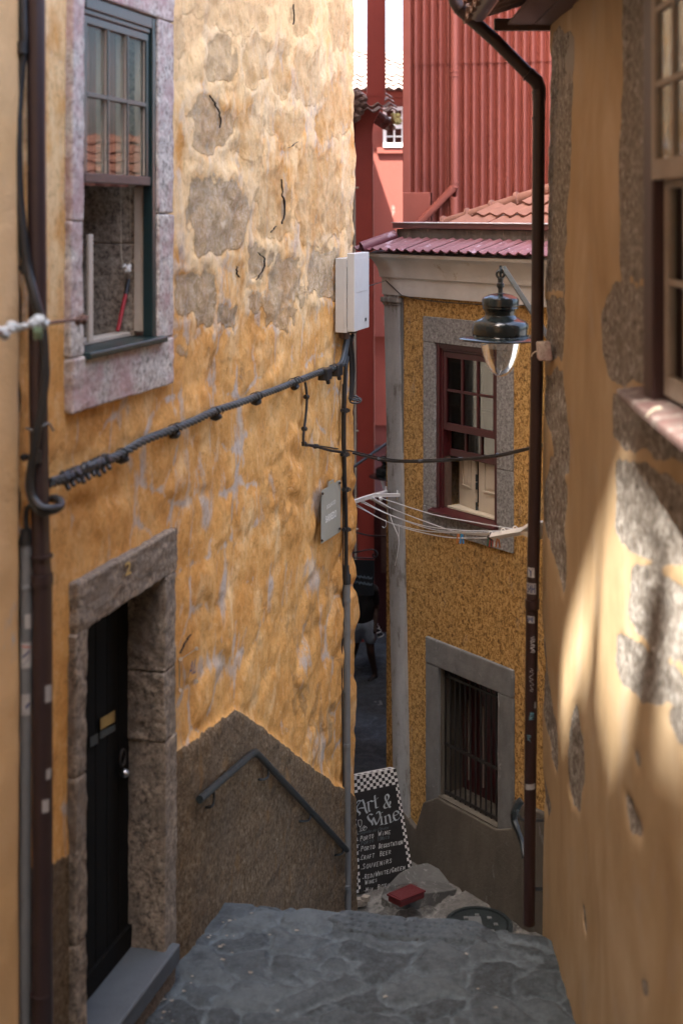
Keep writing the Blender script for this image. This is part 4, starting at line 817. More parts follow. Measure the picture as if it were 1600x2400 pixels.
b.tube([hp + Vector((0, 0, z0 + .04)), hp + Vector((0, 0, z0 + .12))], .010, 8); b.build('hinge', M['iron'], wm)
# grated window
a0, a1, z0, z1 = gw; ga0, ga1 = MF.a(1001.5), MF.a(1205.5); b = MB()
b.fbox(MF, ga0, ga1, z1, z1 + .27, -.4, .035); b.fbox(MF, ga0, a0, z0 - .2, z1 - .003, -.4, .032); b.fbox(MF, a1, ga1, z0 - .2, z1 - .003, -.4, .033)
o = rough_block(b, 'grate_surround', M['grey_render'], mh, .012, 4)
b = MB(); b.fbox(MF, a0, a1, z0, z1, -.34, -.30); b.build('window_frame', M['maroon'], mh)
b = MB()
for x in (.06, .50): 
    for k in range(3): aa_ = a0 + .05 + (a1 - a0 - .1) * (x + k * .145); b.fbox(MF, aa_, aa_ + .012, z0 + .12 + (.0 if k else 0), z0 + .95, -.30, -.288)
b.build('glazing_bar', M['room'], mh)
b = MB(); b.fbox(MF, a0 + .001, a1 - .001, z0 + .001, z0 + .014, -.34, .034); b.fbox(MF, a0 + .001, a0 + .012, z0 + .015, z1 - .001, -.34, .0); b.fbox(MF, a1 - .012, a1 - .001, z0 + .015, z1 - .001, -.34, .0); b.build('grate_reveal', M['base_render'], mh)
gb = MB(); nb = 11
for k in range(nb + 1): aa_ = a0 + .02 + (a1 - a0 - .04) * k / nb; gb.tube([MF.p(aa_, z0 - .01, -.05), MF.p(aa_, z1, -.05)], .0105, 8)
gb.fbox(MF, a0, a1, z0 + .52, z0 + .55, -.056, -.040); gb.fbox(MF, a0, a1, z0 + .03, z0 + .06, -.056, -.040); gb.fbox(MF, a0, a1, z1 - .1, z1 - .075, -.056, -.040); gb.build('window_grate', M['bar'], mh)
# cement base stepping up
b = MB(); pts = [(pw_ + .05, -7.4), (aR, -7.4), (aR, -5.55), (ga1 + .02, -5.62), (ga1, -5.9), (a1, z0 - .005), (a0, z0 - .005), (ga0 - .02, -6.12), (ga0 - .14, -6.44), (pw_ + .05, -6.32)]
b.prism([MF.p(a, z, -.01) for a, z in pts], Vector((MF.n[0], MF.n[1], 0)) * .06)
o = b.build('base', M['base_render'], mh, bevel=.015)
tree = None

# ================================================================== RIGHT HOUSE
rh = thing('house', (1.4, 8.5, -4.85), 'smooth orange plastered house with bare granite patches on the right', 'house')
REx = lambda z: 1.385 + .011 * (z + 4.85)
def right_wall():
    yy = np.arange(4.3, 8.90, .022); zz = np.arange(-5.4, 1.62, .022); R = .05; th = np.linspace(0, math.pi / 2, 7)[1:]
    pa = np.concatenate([yy, 8.90 + R * np.sin(th), [8.95] * 4]); pn = np.concatenate([yy * 0, R * (1 - np.cos(th)), R + np.array([.05, .15, .5, 2.5])])
    da = np.concatenate([yy * 0, np.sin(th), [1] * 4]); dn = np.concatenate([yy * 0 + 1, np.cos(th), [0] * 4])
    A, Z = np.meshgrid(pa, zz); N_ = np.broadcast_to(pn, A.shape); DA = np.broadcast_to(da, A.shape); DN = np.broadcast_to(dn, A.shape)
    bx = 1.385 + .011 * (Z + 4.85); px = CX + F * (bx + N_) / A; py = HY - F * Z / A
    wx = fbm(A * 4, Z * 4, 91) - .5; wz = fbm(A * 4 + 30, Z * 4, 95) - .5; qx = px + wx * 16; qy = py + wz * 50
    polys = [[(1294, 62), (1345, 80), (1335, 400), (1328, 520), (1325, 680), (1285, 690), (1280, 600), (1285, 200)], [(1296, -40), (1350, -40), (1345, 22), (1298, 28)], [(1283, 704), (1322, 696), (1318, 850), (1285, 855), (1278, 760)],
             [(1270, 880), (1318, 875), (1334, 1020), (1330, 1125), (1300, 1080), (1288, 1000)], [(1292, 1065), (1325, 1140), (1322, 1260), (1322, 1370), (1315, 1385), (1300, 1310), (1282, 1250), (1278, 1180)],
             [(1266, 1460), (1274, 1460), (1288, 1610), (1302, 1750), (1300, 1815), (1290, 1780), (1280, 1690), (1266, 1600)], [(1340, 1650), (1345, 1690), (1357, 1730), (1357, 1850), (1350, 1910), (1332, 1890), (1328, 1800), (1332, 1700)],
             [(1488, 1755), (1500, 1762), (1502, 1795), (1492, 1795)], [(1466, 1858), (1480, 1875), (1504, 1940), (1500, 1958), (1484, 1950), (1470, 1900)], [(1356, 2130), (1367, 2140), (1368, 2185), (1359, 2185)], [(1503, 2295), (1517, 2300), (1517, 2345), (1507, 2342)], [(1267, 1810), (1272, 1815), (1282, 1890), (1275, 1900), (1268, 1860)],
             [(1458, -40), (1560, -40), (1560, 650), (1455, 655), (1447, 600), (1452, 300)], [(1432, 668), (1560, 675), (1560, 905), (1425, 890), (1410, 840), (1405, 760)],
             [(1440, 915), (1640, 990), (1640, 1120), (1560, 1075), (1460, 1048), (1440, 1030)], [(1443, 1082), (1470, 1078), (1560, 1110), (1640, 1180), (1640, 1345), (1530, 1310), (1470, 1285), (1444, 1240)],
             [(1482, 1325), (1540, 1322), (1600, 1390), (1600, 1560), (1545, 1548), (1500, 1490), (1475, 1440)], [(1445, 1480), (1490, 1500), (1560, 1572), (1640, 1610), (1640, 1700), (1550, 1650), (1460, 1600), (1443, 1540)], [(1553, 1680), (1640, 1680), (1640, 1790), (1580, 1740)]]
    st = np.zeros(A.shape)
    for p in polys: st = np.maximum(st, inpoly(qx, qy, p).astype(float))
    s2 = st.copy()
    for _ in range(3): s2[1:-1, 1:-1] = (s2[1:-1, 1:-1] * 2 + s2[:-2, 1:-1] + s2[2:, 1:-1] + s2[1:-1, :-2] + s2[1:-1, 2:]) / 6
    big = s2 * (py < 1750) * (px > 1400)
    d = (fbm(A * .8, Z * .5, 61, 3) - .5) * .05 + (fbm(A * 3, Z * 2, 65) - .5) * .014 - s2 * .012 + big * .010 + s2 * (fbm(A * 7, Z * 7, 67) - .5) * .03
    edge = sst(8.3, 8.9, A); d += edge * (fbm(A * 0 + 3, Z * 1.1, 77, 3) - .5) * .05
    X = bx + N_ - DN * d; Y = A + DA * d; V = np.stack([X, Y, Z], -1)[:, ::-1]
    ya, yb = RWIN[0], RWIN[1]; ca = ((A[:-1, :-1] + A[1:, 1:]) / 2)[:, ::-1]; cz = ((Z[:-1, :-1] + Z[1:, 1:]) / 2)[:, ::-1]
    keep = ~((ca < yb) & (cz > RWIN[2]) & (cz < RWIN[3]) & (ca > ya))
    grid_obj('wall', V, M['plR'], rh, keep, {'stone': s2[:, ::-1]})
RWIN = (4.6, 5.80, -.83, 1.3)
right_wall()
b = MB(); b.box(1.46, 1.56, RWIN[1] + .01, 8.85, -5.6, 1.6); b.box(1.46, 1.56, 4.3, RWIN[0] - .01, -5.6, 1.6); b.box(1.46, 1.56, RWIN[0] - .01, RWIN[1] + .01, -5.6, RWIN[2] - .02); b.box(1.46, 1.56, RWIN[0] - .01, RWIN[1] + .01, RWIN[3], 1.6)
b.box(2.0, 5, -3, 8.9, -5.6, 1.6); b.box(1.43, 1.99, -3, 4.3, -6, 1.6); b.box(1.56, 2, 8.75, 8.9, -5.6, 1.6); b.build('inner_wall', M['room'], rh)
# tall drainpipe of the right house
rp = thing('drainpipe', P(1240, 2160, 8.82), 'oxblood red drainpipe with stickers and paint scribbles down the corner of the right house', 'drainpipe')
s = MB(); s.tube([P(1262, 225, 8.82), P(1260, 500, 8.82), P(1258, 800, 8.82), P(1255, 1000, 8.82), P(1247, 1400, 8.82), P(1246, 1420, 8.82)], .043, 18); s.build('upper_tube', M['pipeR'], rp, smooth=True)
s = MB(); s.tube([P(1246.5, 1405, 8.82), P(1246, 1425, 8.82), P(1245.5, 1428, 8.82), P(1244, 1600, 8.82), P(1241, 1900, 8.82), P(1239, 2158, 8.82), P(1239, 2166, 8.82)], [.049, .049, .042, .042, .041, .040, .040], 18); s.build('lower_tube', M['pipeR'], rp, smooth=True)
s = MB(); s.tube([P(1262, 235, 8.82), P(1262, 207, 8.82), P(1256, 190, 8.80), P(1234, 170, 8.78)], [.047, .047, .05, .048], 18); s.build('elbow', M['pipeR'], rp, smooth=True)
s = MB(); s.tube([P(1250, 186, 8.80), P(1160, 95, 8.8), P(1078, 22, 8.8), P(1068, 8, 8.8), P(1062, -12, 8.8), P(1062, -120, 8.8)], .045, 18); s.build('diagonal_tube', M['pipeR'], rp, smooth=True)
for (x0, y0, x1, y1, r) in ((1240, 177, 1236, 173, .054), (1078, 22, 1075, 18, .049)): s = MB(); s.tube([P(x0, y0, 8.79), P(x1, y1, 8.79)], r, 18); s.build('collar', M['pipeR'], rp, smooth=True)
for y in (215, 275): s = MB(); s.tube([P(1261, y, 8.82), P(1261, y + 5, 8.82)], .0485, 18); s.build('collar', M['pipeR'], rp, smooth=True)
def pipex(y): return np.interp(y, [225, 1000, 1400, 1900, 2160], [1262, 1255, 1247, 1241, 1239])
def psticker(y0, y1, t0, t1, m, r=.0445, nm='sticker', lean=0): return cyl_patch(P(pipex(y0), y1, 8.82), r, t0, t1, (y1 - y0) / F * 8.82, nm, m, rp, lean)
for (y0, y1, t0, t1, tx) in ((1327, 1350, -1.1, .05, 'Y'), (1363, 1389, -1.3, .35, '54H'), (1440, 1456, -1.3, .2, 'SPE')):
    psticker(y0, y1, t0, t1, M['worn'] if tx != '54H' else M['graf'])
    cpos = P(pipex(y0), y1, 8.82); h = (y1 - y0) / F * 8.82
    text_mesh(tx, lambda u, v, c=cpos, t0=t0, t1=t1, h=h: c + Vector((math.sin(t0 + (t1 - t0) * (.1 + .8 * u)) * .0452, -math.cos(t0 + (t1 - t0) * (.1 + .8 * u)) * .0452, h * (.15 + .7 * v))), bold=.03).build('sticker_mark', M['ink'], rp)
rnd = random.Random(11)
def scribble(y0, y1, m, t0=-.7, t1=.5, n=26, wdt=.0022):
    mb = MB(); q = []
    for i in range(n): t = i / (n - 1); th = t0 + (t1 - t0) * (.5 + .5 * math.sin(i * 1.9 + rnd.uniform(-.5, .5))); y = y0 + (y1 - y0) * t + rnd.uniform(-3, 3); c = P(pipex(y), y, 8.82); q.append(c + Vector((math.sin(th) * .0445, -math.cos(th) * .0445, 0)))
    mb.tube(smooth_path(q, 3), wdt, 4); mb.build('paint_scribble', M[m], rp)
scribble(1487, 1525, 'graf', -.4, .35, 30); scribble(1562, 1618, 'graf', -.5, .2, 18, .0016); scribble(1665, 1682, 'teal', -.5, .3, 18); scribble(1718, 1732, 'teal', -.8, -.1, 12, .0016)
psticker(1834, 1847, -1.1, .8, M['graf'], .0425, 'paint_mark', .01); psticker(1640, 1655, .35, .7, M['graf'], .0435, 'paint_mark')
for y in (1650, 1700, 1725, 1755, 1860, 1870, 1905): psticker(y, y + rnd.uniform(4, 20), .75, .75 + rnd.uniform(.1, .35), M['brownw'], .0437, 'paint_mark')
# eave of the right house
ev = MB(); zE = 1.315
ev.box(1.15, 1.325, 7.2, 8.884, zE - .01, zE + .012); ev.box(1.333, 1.47, 7.2, 8.884, zE - .011, zE + .012)
ev.build('soffit_boards', M['eave_wood'], rh, bevel=.003)
ev = MB(); ev.box(1.06, 1.75, 8.885, 8.93, zE - .045, zE + .04); ev.build('verge_board', M['brownw'], rh, bevel=.004)
ev = MB()
for y_ in (8.9, 8.66, 8.42, 8.18, 7.94): 
    k = 8; pts = [Vector((.86 + .0, y_, 0))]
    q = []
    for i in range(k + 1): an = math.pi * i / k; q.append((y_ + -.11 * math.cos(an) - .11, zE + .06 - .075 * math.sin(an)))
    for i in range(k): ev.hexa([(.84, q[i][0], q[i][1]), (1.75, q[i][0], q[i][1] + .28), (1.75, q[i + 1][0], q[i + 1][1] + .28), (.84, q[i + 1][0], q[i + 1][1]), (.84, q[i][0], q[i][1] + .016), (1.75, q[i][0], q[i][1] + .296), (1.75, q[i + 1][0], q[i + 1][1] + .296), (.84, q[i + 1][0], q[i + 1][1] + .016)])
ev.build('eave_tiles', M['dtile'], rh, smooth=True)
ev = MB(); ev.blob((.88, 8.86, 1.43), .075, 1.2, 1, .8, seed=3, amp=.2); ev.blob((.95, 8.86, 1.50), .07, 1.2, 1, .8, seed=6, amp=.25); ev.build('mortar_lump', M['dtile'], rh, smooth=True)
ev = MB(); ev.hexa([(.75, -3, zE + .02), (.75, 7.9, zE + .02), (.75, 7.9, zE + .04), (.75, -3, zE + .04), (3.0, -3, zE + .75), (3.0, 8.9, zE + .75), (3.0, 8.9, zE + .78), (3.0, -3, zE + .78)])
ev = MB(); al_ = Vector((0, .21, 0)); up_ = Vector((.30, 0, .11)); tiled_roof(ev, Vector((.84, -3, zE + .09)), al_, up_, 56, 12, seed=5); ev.build('tiled_roof', M['otile'], rh, smooth=True)
ev = MB(); ev.hexa([(.86, -3, zE + .02), (4.5, -3, zE + 1.3), (4.5, 8.85, zE + 1.3), (.86, 8.85, zE + .03), (.86, -3, zE + .05), (4.5, -3, zE + 1.36), (4.5, 8.85, zE + 1.36), (.86, 8.85, zE + .05)]); ev.build('roof_deck', M['brownw'], rh)
ev = MB(); ev.tube([(.92, -3, zE + .03), (.92, 8.6, zE + .03)], .06, 12); ev.build('gutter', M['pipeR'], rh, smooth=True)
ev = MB(); ev.box(.45, 1.45, -3, 3.7, 1.7, 1.8); ev.box(.45, .49, -3, 3.7, 1.8, 2.7); ev.build('sky_blocker', M['room'], rh)  # unseen slab and upstand, added to cut sky light on the near right wall
# window of the right house (reddish frame, chipped cream sashes)
ya, yb, z0, z1 = RWIN; s = MB(); s.box(1.365, 1.50, yb - .165, yb + .005, z0, z1 + .05); s.box(1.365, 1.50, ya, ya + .1, z0, z1 + .05); s.box(1.37, 1.50, ya + .1, yb - .165, z1 - .03, z1 + .05)
rw = s.build('window', pm('dark_red_brown_paint', (.040, .013, .013), (.03, .011, .011), 5, .5), rh, bevel=.01)
def rsash(x, za, zb, y1, rows):
    s = MB(); s.box(x, x + .04, y1 - .055, y1, za, zb); s.box(x, x + .04, ya + .1, ya + .155, za, zb); s.box(x + .001, x + .041, ya + .155, y1 - .055, za, za + .09); s.box(x + .001, x + .041, ya + .155, y1 - .055, zb - .06, zb)
    for k in range(1, rows): z = za + .09 + (zb - .06 - za - .09) * k / rows; s.box(x + .004, x + .035, ya + .155, y1 - .055, z - .014, z + .014)
    wd = (y1 - ya - .21)
    for k in (1, 2): s.box(x + .005, x + .034, ya + .155 + wd * k / 3 - .014, ya + .155 + wd * k / 3 + .014, za + .09, zb - .06)
    o = s.build('sash', M['creamr'], rw, bevel=.005); g = MB(); g.box(x + .018, x + .021, ya + .14, y1 - .04, za + .07, zb - .05); g.build('pane', M['glass'], o)
rsash(1.36, .145, 1.27, yb - .17, 3); rsash(1.415, z0 + .03, .17, yb - .17, 2)
s = MB(); s.box(1.6, 1.62, ya - .2, yb + .1, z0, z1); s.build('room_wall', M['dark'], rw)
s = MB(); s.hexa([(1.24, ya - .2, z0 - .055), (1.47, ya - .2, z0 - .055), (1.47, yb + .27, z0 - .045), (1.30, yb + .27, z0 - .045), (1.24, ya - .2, z0 - .01), (1.47, ya - .2, z0 + .01), (1.47, yb + .27, z0 + .02), (1.30, yb + .27, z0 - .0)]); s.build('window_sill', pm('weathered_red_brown_sill_paint', (.085, .036, .032), (.11, .085, .075), 9, .6, c3=(.20, .17, .15), s3=8, t3=.55), rw, bevel=.012)
s = MB(); s.tube(smooth_path([P(1515, 977, 5.2), P(1522, 968, 5.18), P(1535, 959, 5.15), P(1548, 956, 5.12)], 4), .006, 6)
wc = s.build('wire_curl', M['cream'], None); tag(wc, 'pale curled wire end sticking out under the right window sill', 'wire')
sb_ = thing('wall_box', P(1278, 830, 8.7), 'small pinkish grey box fixed to the right house edge beside the drainpipe', 'wall box')
s = MB(); s.hexa([P(1257, 800, 8.72), P(1272, 800, 8.72), P(1290, 803, 8.50), P(1272, 803, 8.50), P(1257, 796, 8.72), P(1272, 797, 8.72), P(1290, 800, 8.50), P(1270, 800, 8.50)])
s = MB(); q = [P(1257, 840, 8.70), P(1262, 846, 8.55), P(1295, 846, 8.55), P(1295, 838, 8.78), P(1255, 800, 8.70), P(1260, 802, 8.55), P(1289, 802, 8.55), P(1285, 798, 8.78)]; s.hexa(q); s.build('case', M['surround'], sb_, bevel=.01)
s = MB(); s.tube(smooth_path([P(1244, 836, 8.66), P(1248, 828, 8.66), P(1258, 822, 8.66)], 4), .004, 6); s.build('wire', M['cream'], sb_)
# lantern on its bracket
ln = thing('street_lantern', P(1172, 780, 9.9), 'large dark green street lantern with clear glass dome hanging near the red drainpipe', 'street lamp')
LY = 9.9; u_ = LY / F; lc = P(1172, 500, LY); Z = lambda y: -(y - HY) * u_
s = MB(); prof = [(0, 573), (8, 573), (9, 566)]
cap = [(6, 690), (14, 688), (27, 691), (41, 698), (43, 702), (43, 716), (41, 719), (42, 722), (40, 725), (36, 731), (35, 738), (38, 742), (48, 748), (58, 752), (64, 757), (66, 762), (66, 781), (65, 786), (72, 786), (74, 789), (62, 792), (20, 792)]
s.lathe(lc, [(r * u_, Z(y)) for r, y in cap], 64); s.build('cap', M['lamp'], ln, smooth=True)
s = MB(); s.lathe(lc, [(r * u_, Z(y)) for r, y in [(64, 786), (80, 788), (94, 791), (98, 793), (98, 795), (94, 797), (60, 796), (40, 794)]], 64); s.build('shade_rim', M['lamp'], ln, smooth=True)
s = MB(); s.lathe(lc, [(r * u_, Z(y)) for r, y in [(47, 796), (47, 803), (45, 815), (41, 833), (34, 853), (25, 869), (14, 879), (6, 882.5), (0, 883)]], 64); s.build('glass_dome', M['lglass'], ln, smooth=True)
s = MB(); s.lathe(lc, [(r * u_, Z(y)) for r, y in [(0, 792), (14, 793), (14, 803), (10, 806), (0, 806)]], 24); s.build('lamp_holder', M['white'], ln, smooth=True)
s = MB(); s.lathe(lc, [(r * u_, Z(y)) for r, y in [(4, 650), (7, 652), (6, 662), (9, 664), (9, 672), (6, 676), (6, 686), (10, 687), (12, 691)]], 24); s.tube([lc + Vector((0, 0, Z(655))), lc + Vector((0, 0, Z(622)))], 3 * u_, 10)
for a_, b_, yy_ in ((9, 9, 643), (7, 7, 636)): s.tube([lc + Vector((a_ * u_ * math.cos(t) * (1 if yy_ == 643 else .2), a_ * u_ * math.cos(t) * (0 if yy_ == 643 else 1), Z(yy_) + b_ * u_ * math.sin(t))) for t in [i * .45 for i in range(15)]], 3 * u_, 8)
s.build('hanger', M['iron'], ln, smooth=True)
s = MB(); e0 = P(1180, 629, LY); e1 = P(1290, 800, 9.0); dd_ = (e1 - e0).normalized(); si = Vector((0, 1, 0)).cross(dd_).normalized()
def bar(mb, p, q, hw, hd):
    d = (q - p).normalized(); a = d.cross(Vector((0, 1, 0))).normalized() * hw; b_ = d.cross(a).normalized() * hd
    mb.hexa([p - a - b_, p + a - b_, p + a + b_, p - a + b_, q - a - b_, q + a - b_, q + a + b_, q - a + b_])
bar(s, e0, e1, .018, .02); bar(s, P(1170, 640, LY), P(1184, 628, LY), .014, .02); s.tube([P(1184, 640, LY - .02), P(1184, 640, LY + .02)], .02, 10); s.build('bracket', M['lampm'], ln, bevel=.003)
s = MB()
for k in range(3): an = -1.2 + k * .9; s.blob(lc + Vector((math.sin(an) * 66 * u_, -math.cos(an) * 66 * u_, Z(787))), .012, seed=k, n=5)
s.build('catch', M['bar'], ln)

# ================================================================== GROUND
def ground(name, X0, X1, Y0, Y1, res, zf, m, sx=.42, sy=.34, seed=1, amp=.02, keepf=None, rough=.02):
    xs = np.arange(X0, X1 + res, res); ys = np.arange(Y0, Y1 + res, res); X, Y = np.meshgrid(xs, ys)
    wx = fbm(X * 3, Y * 3, seed + 3) - .5; wy = fbm(X * 3 + 20, Y * 3, seed + 6) - .5
    f1, f2, cid = voro((X + wx * .55) / sx, (Y + wy * .55) / sy, seed)
    e = np.clip((f2 - f1), 0, 1); Z = zf(X, Y) + sst(.02, .3, e) * amp + (cid - .5) * amp * .6 + (fbm(X * 8, Y * 8, seed + 9) - .5) * rough + (fbm(X * 1.5, Y * 1.5, seed + 11) - .5) * .03
    V = np.stack([X, Y, Z], -1); keep = None
    if keepf is not None:
        cx = (X[:-1, :-1] + X[1:, 1:]) / 2; cy = (Y[:-1, :-1] + Y[1:, 1:]) / 2; keep = keepf(cx, cy)
    o = grid_obj(name, V, m, None, keep, {'edge': e, 'cell': cid}); o['kind'] = 'structure'; return o
edgeY = lambda X: 9.05 - .19 * (X + .8) - .02 * np.sin(X * 5)
def zl(X, Y):
    e = edgeY(X); z = -4.845 + 0 * X - sst(e - .10, e + .02, Y) * .05 - np.clip(Y - e - .0, 0, 1) * 9.0
    return np.maximum(z, -5.25)
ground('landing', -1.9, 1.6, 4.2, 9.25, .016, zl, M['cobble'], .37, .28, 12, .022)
# pitted nosing stones of the top step
hs = MB()
xs = np.arange(-.14, 1.02, .01); ys = np.linspace(-.30, -.03, 28); X, T = np.meshgrid(xs, ys); Y = edgeY(X) + T
px_ = X / .052; py_ = T / .060; ix = np.floor(px_); iy = np.floor(py_); dx = px_ - ix - .5 + (_h(ix, iy, 3) - .5) * .5; dy = py_ - iy - .5 + (_h(ix, iy, 4) - .5) * .5
pit = np.exp(-((dx * dx * 2.0 + dy * dy * 5) / .10)) * (_h(ix, iy, 5) > .12); edge_ = sst(0, .14, X + .14 + .05 * np.sin(T * 30)) * sst(0, .12, 1.02 - X) * sst(0, .03, T + .30) * sst(0, .03, -.03 - T + .02)
Zp = -4.845 + .034 - .022 * pit + (fbm(X * 12, Y * 12, 7) - .5) * .012 - (1 - edge_) * .05
o = grid_obj('step_stone', np.stack([X, Y, Zp], -1), M['cobble'], None, None, {'edge': X * 0 + .3, 'cell': .5 + .2 * (X > .45) - pit * 1.0}); o['kind'] = 'structure'
st_ = MB()
for k in range(11):
    y0 = 9.02 + .27 * k; zt_ = -5.02 - .17 * k; st_.hexa([(-1.2, y0, -7.4), (3.2, y0 - .62, -7.4), (3.2, 12.6, -7.4), (-1.2, 12.6, -7.4), (-1.2, y0, zt_), (3.2, y0 - .62, zt_), (3.2, 12.6, zt_ - .0), (-1.2, 12.6, zt_)])
    if k == 0: pass
st_ = MB()
for k in range(11):
    y0 = 9.02 + .27 * k; zt_ = -5.05 - .17 * k; st_.hexa([(-1.2, y0, -7.5), (3.2, y0 - .62, -7.5), (3.2, y0 - .36, -7.5), (-1.2, y0 + .275, -7.5), (-1.2, y0, zt_), (3.2, y0 - .62, zt_), (3.2, y0 - .36, zt_), (-1.2, y0 + .275, zt_)])
o = st_.build('stairs', M['slab'], None, bevel=.012); o['kind'] = 'structure'
def zlow(X, Y):
    z = -6.84 - .18 * sst(13.6, 16, Y) + .66 * sst(1.2, 2.4, X + .5 * (Y - 12.6)) * sst(14.5, 13.0, Y)
    k = 1 - sst(.34, .9, np.hypot(X - 1.30, Y - 12.13)); z = z + .17 * np.exp(-((X - .68) ** 2 / .10 + (Y - 12.6) ** 2 / .12)); return z * (1 - k) + (-6.80) * k
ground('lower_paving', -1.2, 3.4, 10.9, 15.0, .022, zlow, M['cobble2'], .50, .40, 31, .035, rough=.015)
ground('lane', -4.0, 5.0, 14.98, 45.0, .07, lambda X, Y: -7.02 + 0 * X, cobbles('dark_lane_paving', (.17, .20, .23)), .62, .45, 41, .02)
o = MB().add([(-3000, -2000, -7.8), (3000, -2000, -7.8), (3000, 5000, -7.8), (-3000, 5000, -7.8)], [(0, 1, 2, 3)]).build('ground', M['slab']); o['kind'] = 'structure'
# near ground behind the landing, up to the camera's stairs
st2 = MB(); 
for k in range(14): st2.box(-3, 2.2, 4.3 - .32 * (k + 1), 4.3 - .32 * k, -7, -4.83 + .22 * (k + 1))
st2.box(-3, 2.2, -6, -.18, -7, -1.72); o = st2.build('upper_stairs', M['slab']); o['kind'] = 'structure'
rnd = random.Random(21); s = MB()
for k in range(70):
    X_ = rnd.uniform(-.7, 1.2); Y_ = rnd.uniform(5.6, 8.7)
    if k % 2: Y_ = rnd.uniform(7.2, 8.9); X_ = LW.p((Y_ - 7.1) / .958, 0).x + abs(rnd.gauss(.10, .07)) + .08
    s.blob((X_, Y_, -4.822 + (.0 if k % 2 else .004)), rnd.uniform(.004, .011), 1.5, 1, .4, seed=k, amp=.5, n=3)
o = s.build('debris', pm('pale_grit', (.34, .33, .31), (.12, .09, .06), 30, .9)); tag(o, 'pale grit and dry leaf scraps scattered on the landing along the wall foot', 'debris', kind='stuff')
# manhole covers
def manhole(c, r, label, seed):
    t = thing('manhole_cover', c, label, 'manhole cover'); s = MB(); s.lathe(c, [(0, .0), (r * .82, .0), (r * .84, -.012), (r * .9, -.012), (r * .91, .006), (r, .006), (r, -.05)], 48); s.build('cover', M['iron'], t)
    s = MB(); cv = Vector(c)
    for k in range(8): an = k * math.pi / 4; s.box(cv.x + math.cos(an) * r * .5 - .02, cv.x + math.cos(an) * r * .5 + .02, cv.y + math.sin(an) * r * .5 - .02, cv.y + math.sin(an) * r * .5 + .02, cv.z + .001, cv.z + .010)
    s.box(cv.x - .09, cv.x + .03, cv.y - .12, cv.y + .12, cv.z + .001, cv.z + .014); s.build('raised_pattern', M['conduit'], t); return t
manhole(Vector((1.30, 12.13, -6.742)), .32, 'round iron manhole cover in the paving behind the top step near the red drainpipe', 1)
manhole(P(903, 1652, 18.4) + Vector((0, 0, .035)), .30, 'round iron manhole cover far down the dark lane', 2)

# big rough stone ramp at the corner of the middle house
rs = thing('stone_block', P(985, 2080, 13.0), 'rough pointed grey stone block at the foot of the corner pilaster', 'stone block')
tops = [(892, 2100, 12.55), (900, 2080, 12.6), (935, 2045, 12.85), (968, 2028, 13.1), (1003, 2020, 13.25), (1030, 2035, 13.1), (1085, 2078, 12.95), (1060, 2086, 12.75), (1010, 2092, 12.5), (960, 2096, 12.4), (915, 2116, 12.4)]
tp_ = [P(*t) for t in tops]; bt_ = [Vector((p.x, p.y, -7.2)) for p in tp_]; cen = P(985, 2062, 12.95)
n = len(tp_); rg = MB(); vs = tp_ + bt_ + [cen]; rg.add(vs, [(i, (i + 1) % n, 2 * n) for i in range(n)] + [(i, i + n, (i + 1) % n + n, (i + 1) % n) for i in range(n)])
o = rough_block(rg, 'block', M['slab'], rs, .016, 4)
rb = thing('plastic_box', P(950, 2105, 12.35), 'red plastic box with ribbed lid lying against the grey stone block', 'box')
cxy = [P(908, 2099, 12.19), P(938, 2114, 12.08), P(995, 2092, 12.25), P(962, 2077, 12.37)]; zt_ = -6.50
fx = [Vector((p.x, p.y, 0)) for p in cxy]
bs = MB(); bs.hexa([v + Vector((0, 0, zt_ - .055)) for v in fx] + [v + Vector((0, 0, zt_)) for v in fx]); bs.build('tub', M['redbox'], rb, bevel=.012)
cc_ = sum(fx, Vector()) / 4; bs = MB(); g2 = [cc_ + (v - cc_) * 1.06 for v in fx]; bs.hexa([v + Vector((0, 0, zt_ + .002)) for v in g2] + [v + Vector((0, 0, zt_ + .02)) for v in g2])
lid = bs.build('lid', M['redbox'], rb, bevel=.004); bs = MB()
for k in range(16):
    t = .06 + .88 * k / 15; p = g2[0].lerp(g2[1], t); q = g2[3].lerp(g2[2], t); pp = p.lerp(q, .06); qq = p.lerp(q, .94); bs.tube([pp + Vector((0, 0, zt_ + .021)), qq + Vector((0, 0, zt_ + .021))], .0045, 6)
bs.build('rib', M['redbox'], lid)
lt = thing('flat_stone', P(845, 2110, 12.5), 'small loose broken slabs lying at the foot of the blackboard', 'stone')
s = MB(); 
for k, (x, y) in enumerate(((838, 2108), (849, 2112), (842, 2116), (856, 2107))): c = P(x, y, 12.5); an = k * .9; s.hexa([c + Vector((math.cos(an + j * 1.57 + .8) * .05, math.sin(an + j * 1.57 + .8) * .04, z + k * .006)) for z in (-.04, .012) for j in range(4)])
s.build('slab', M['room'], lt, bevel=.004)

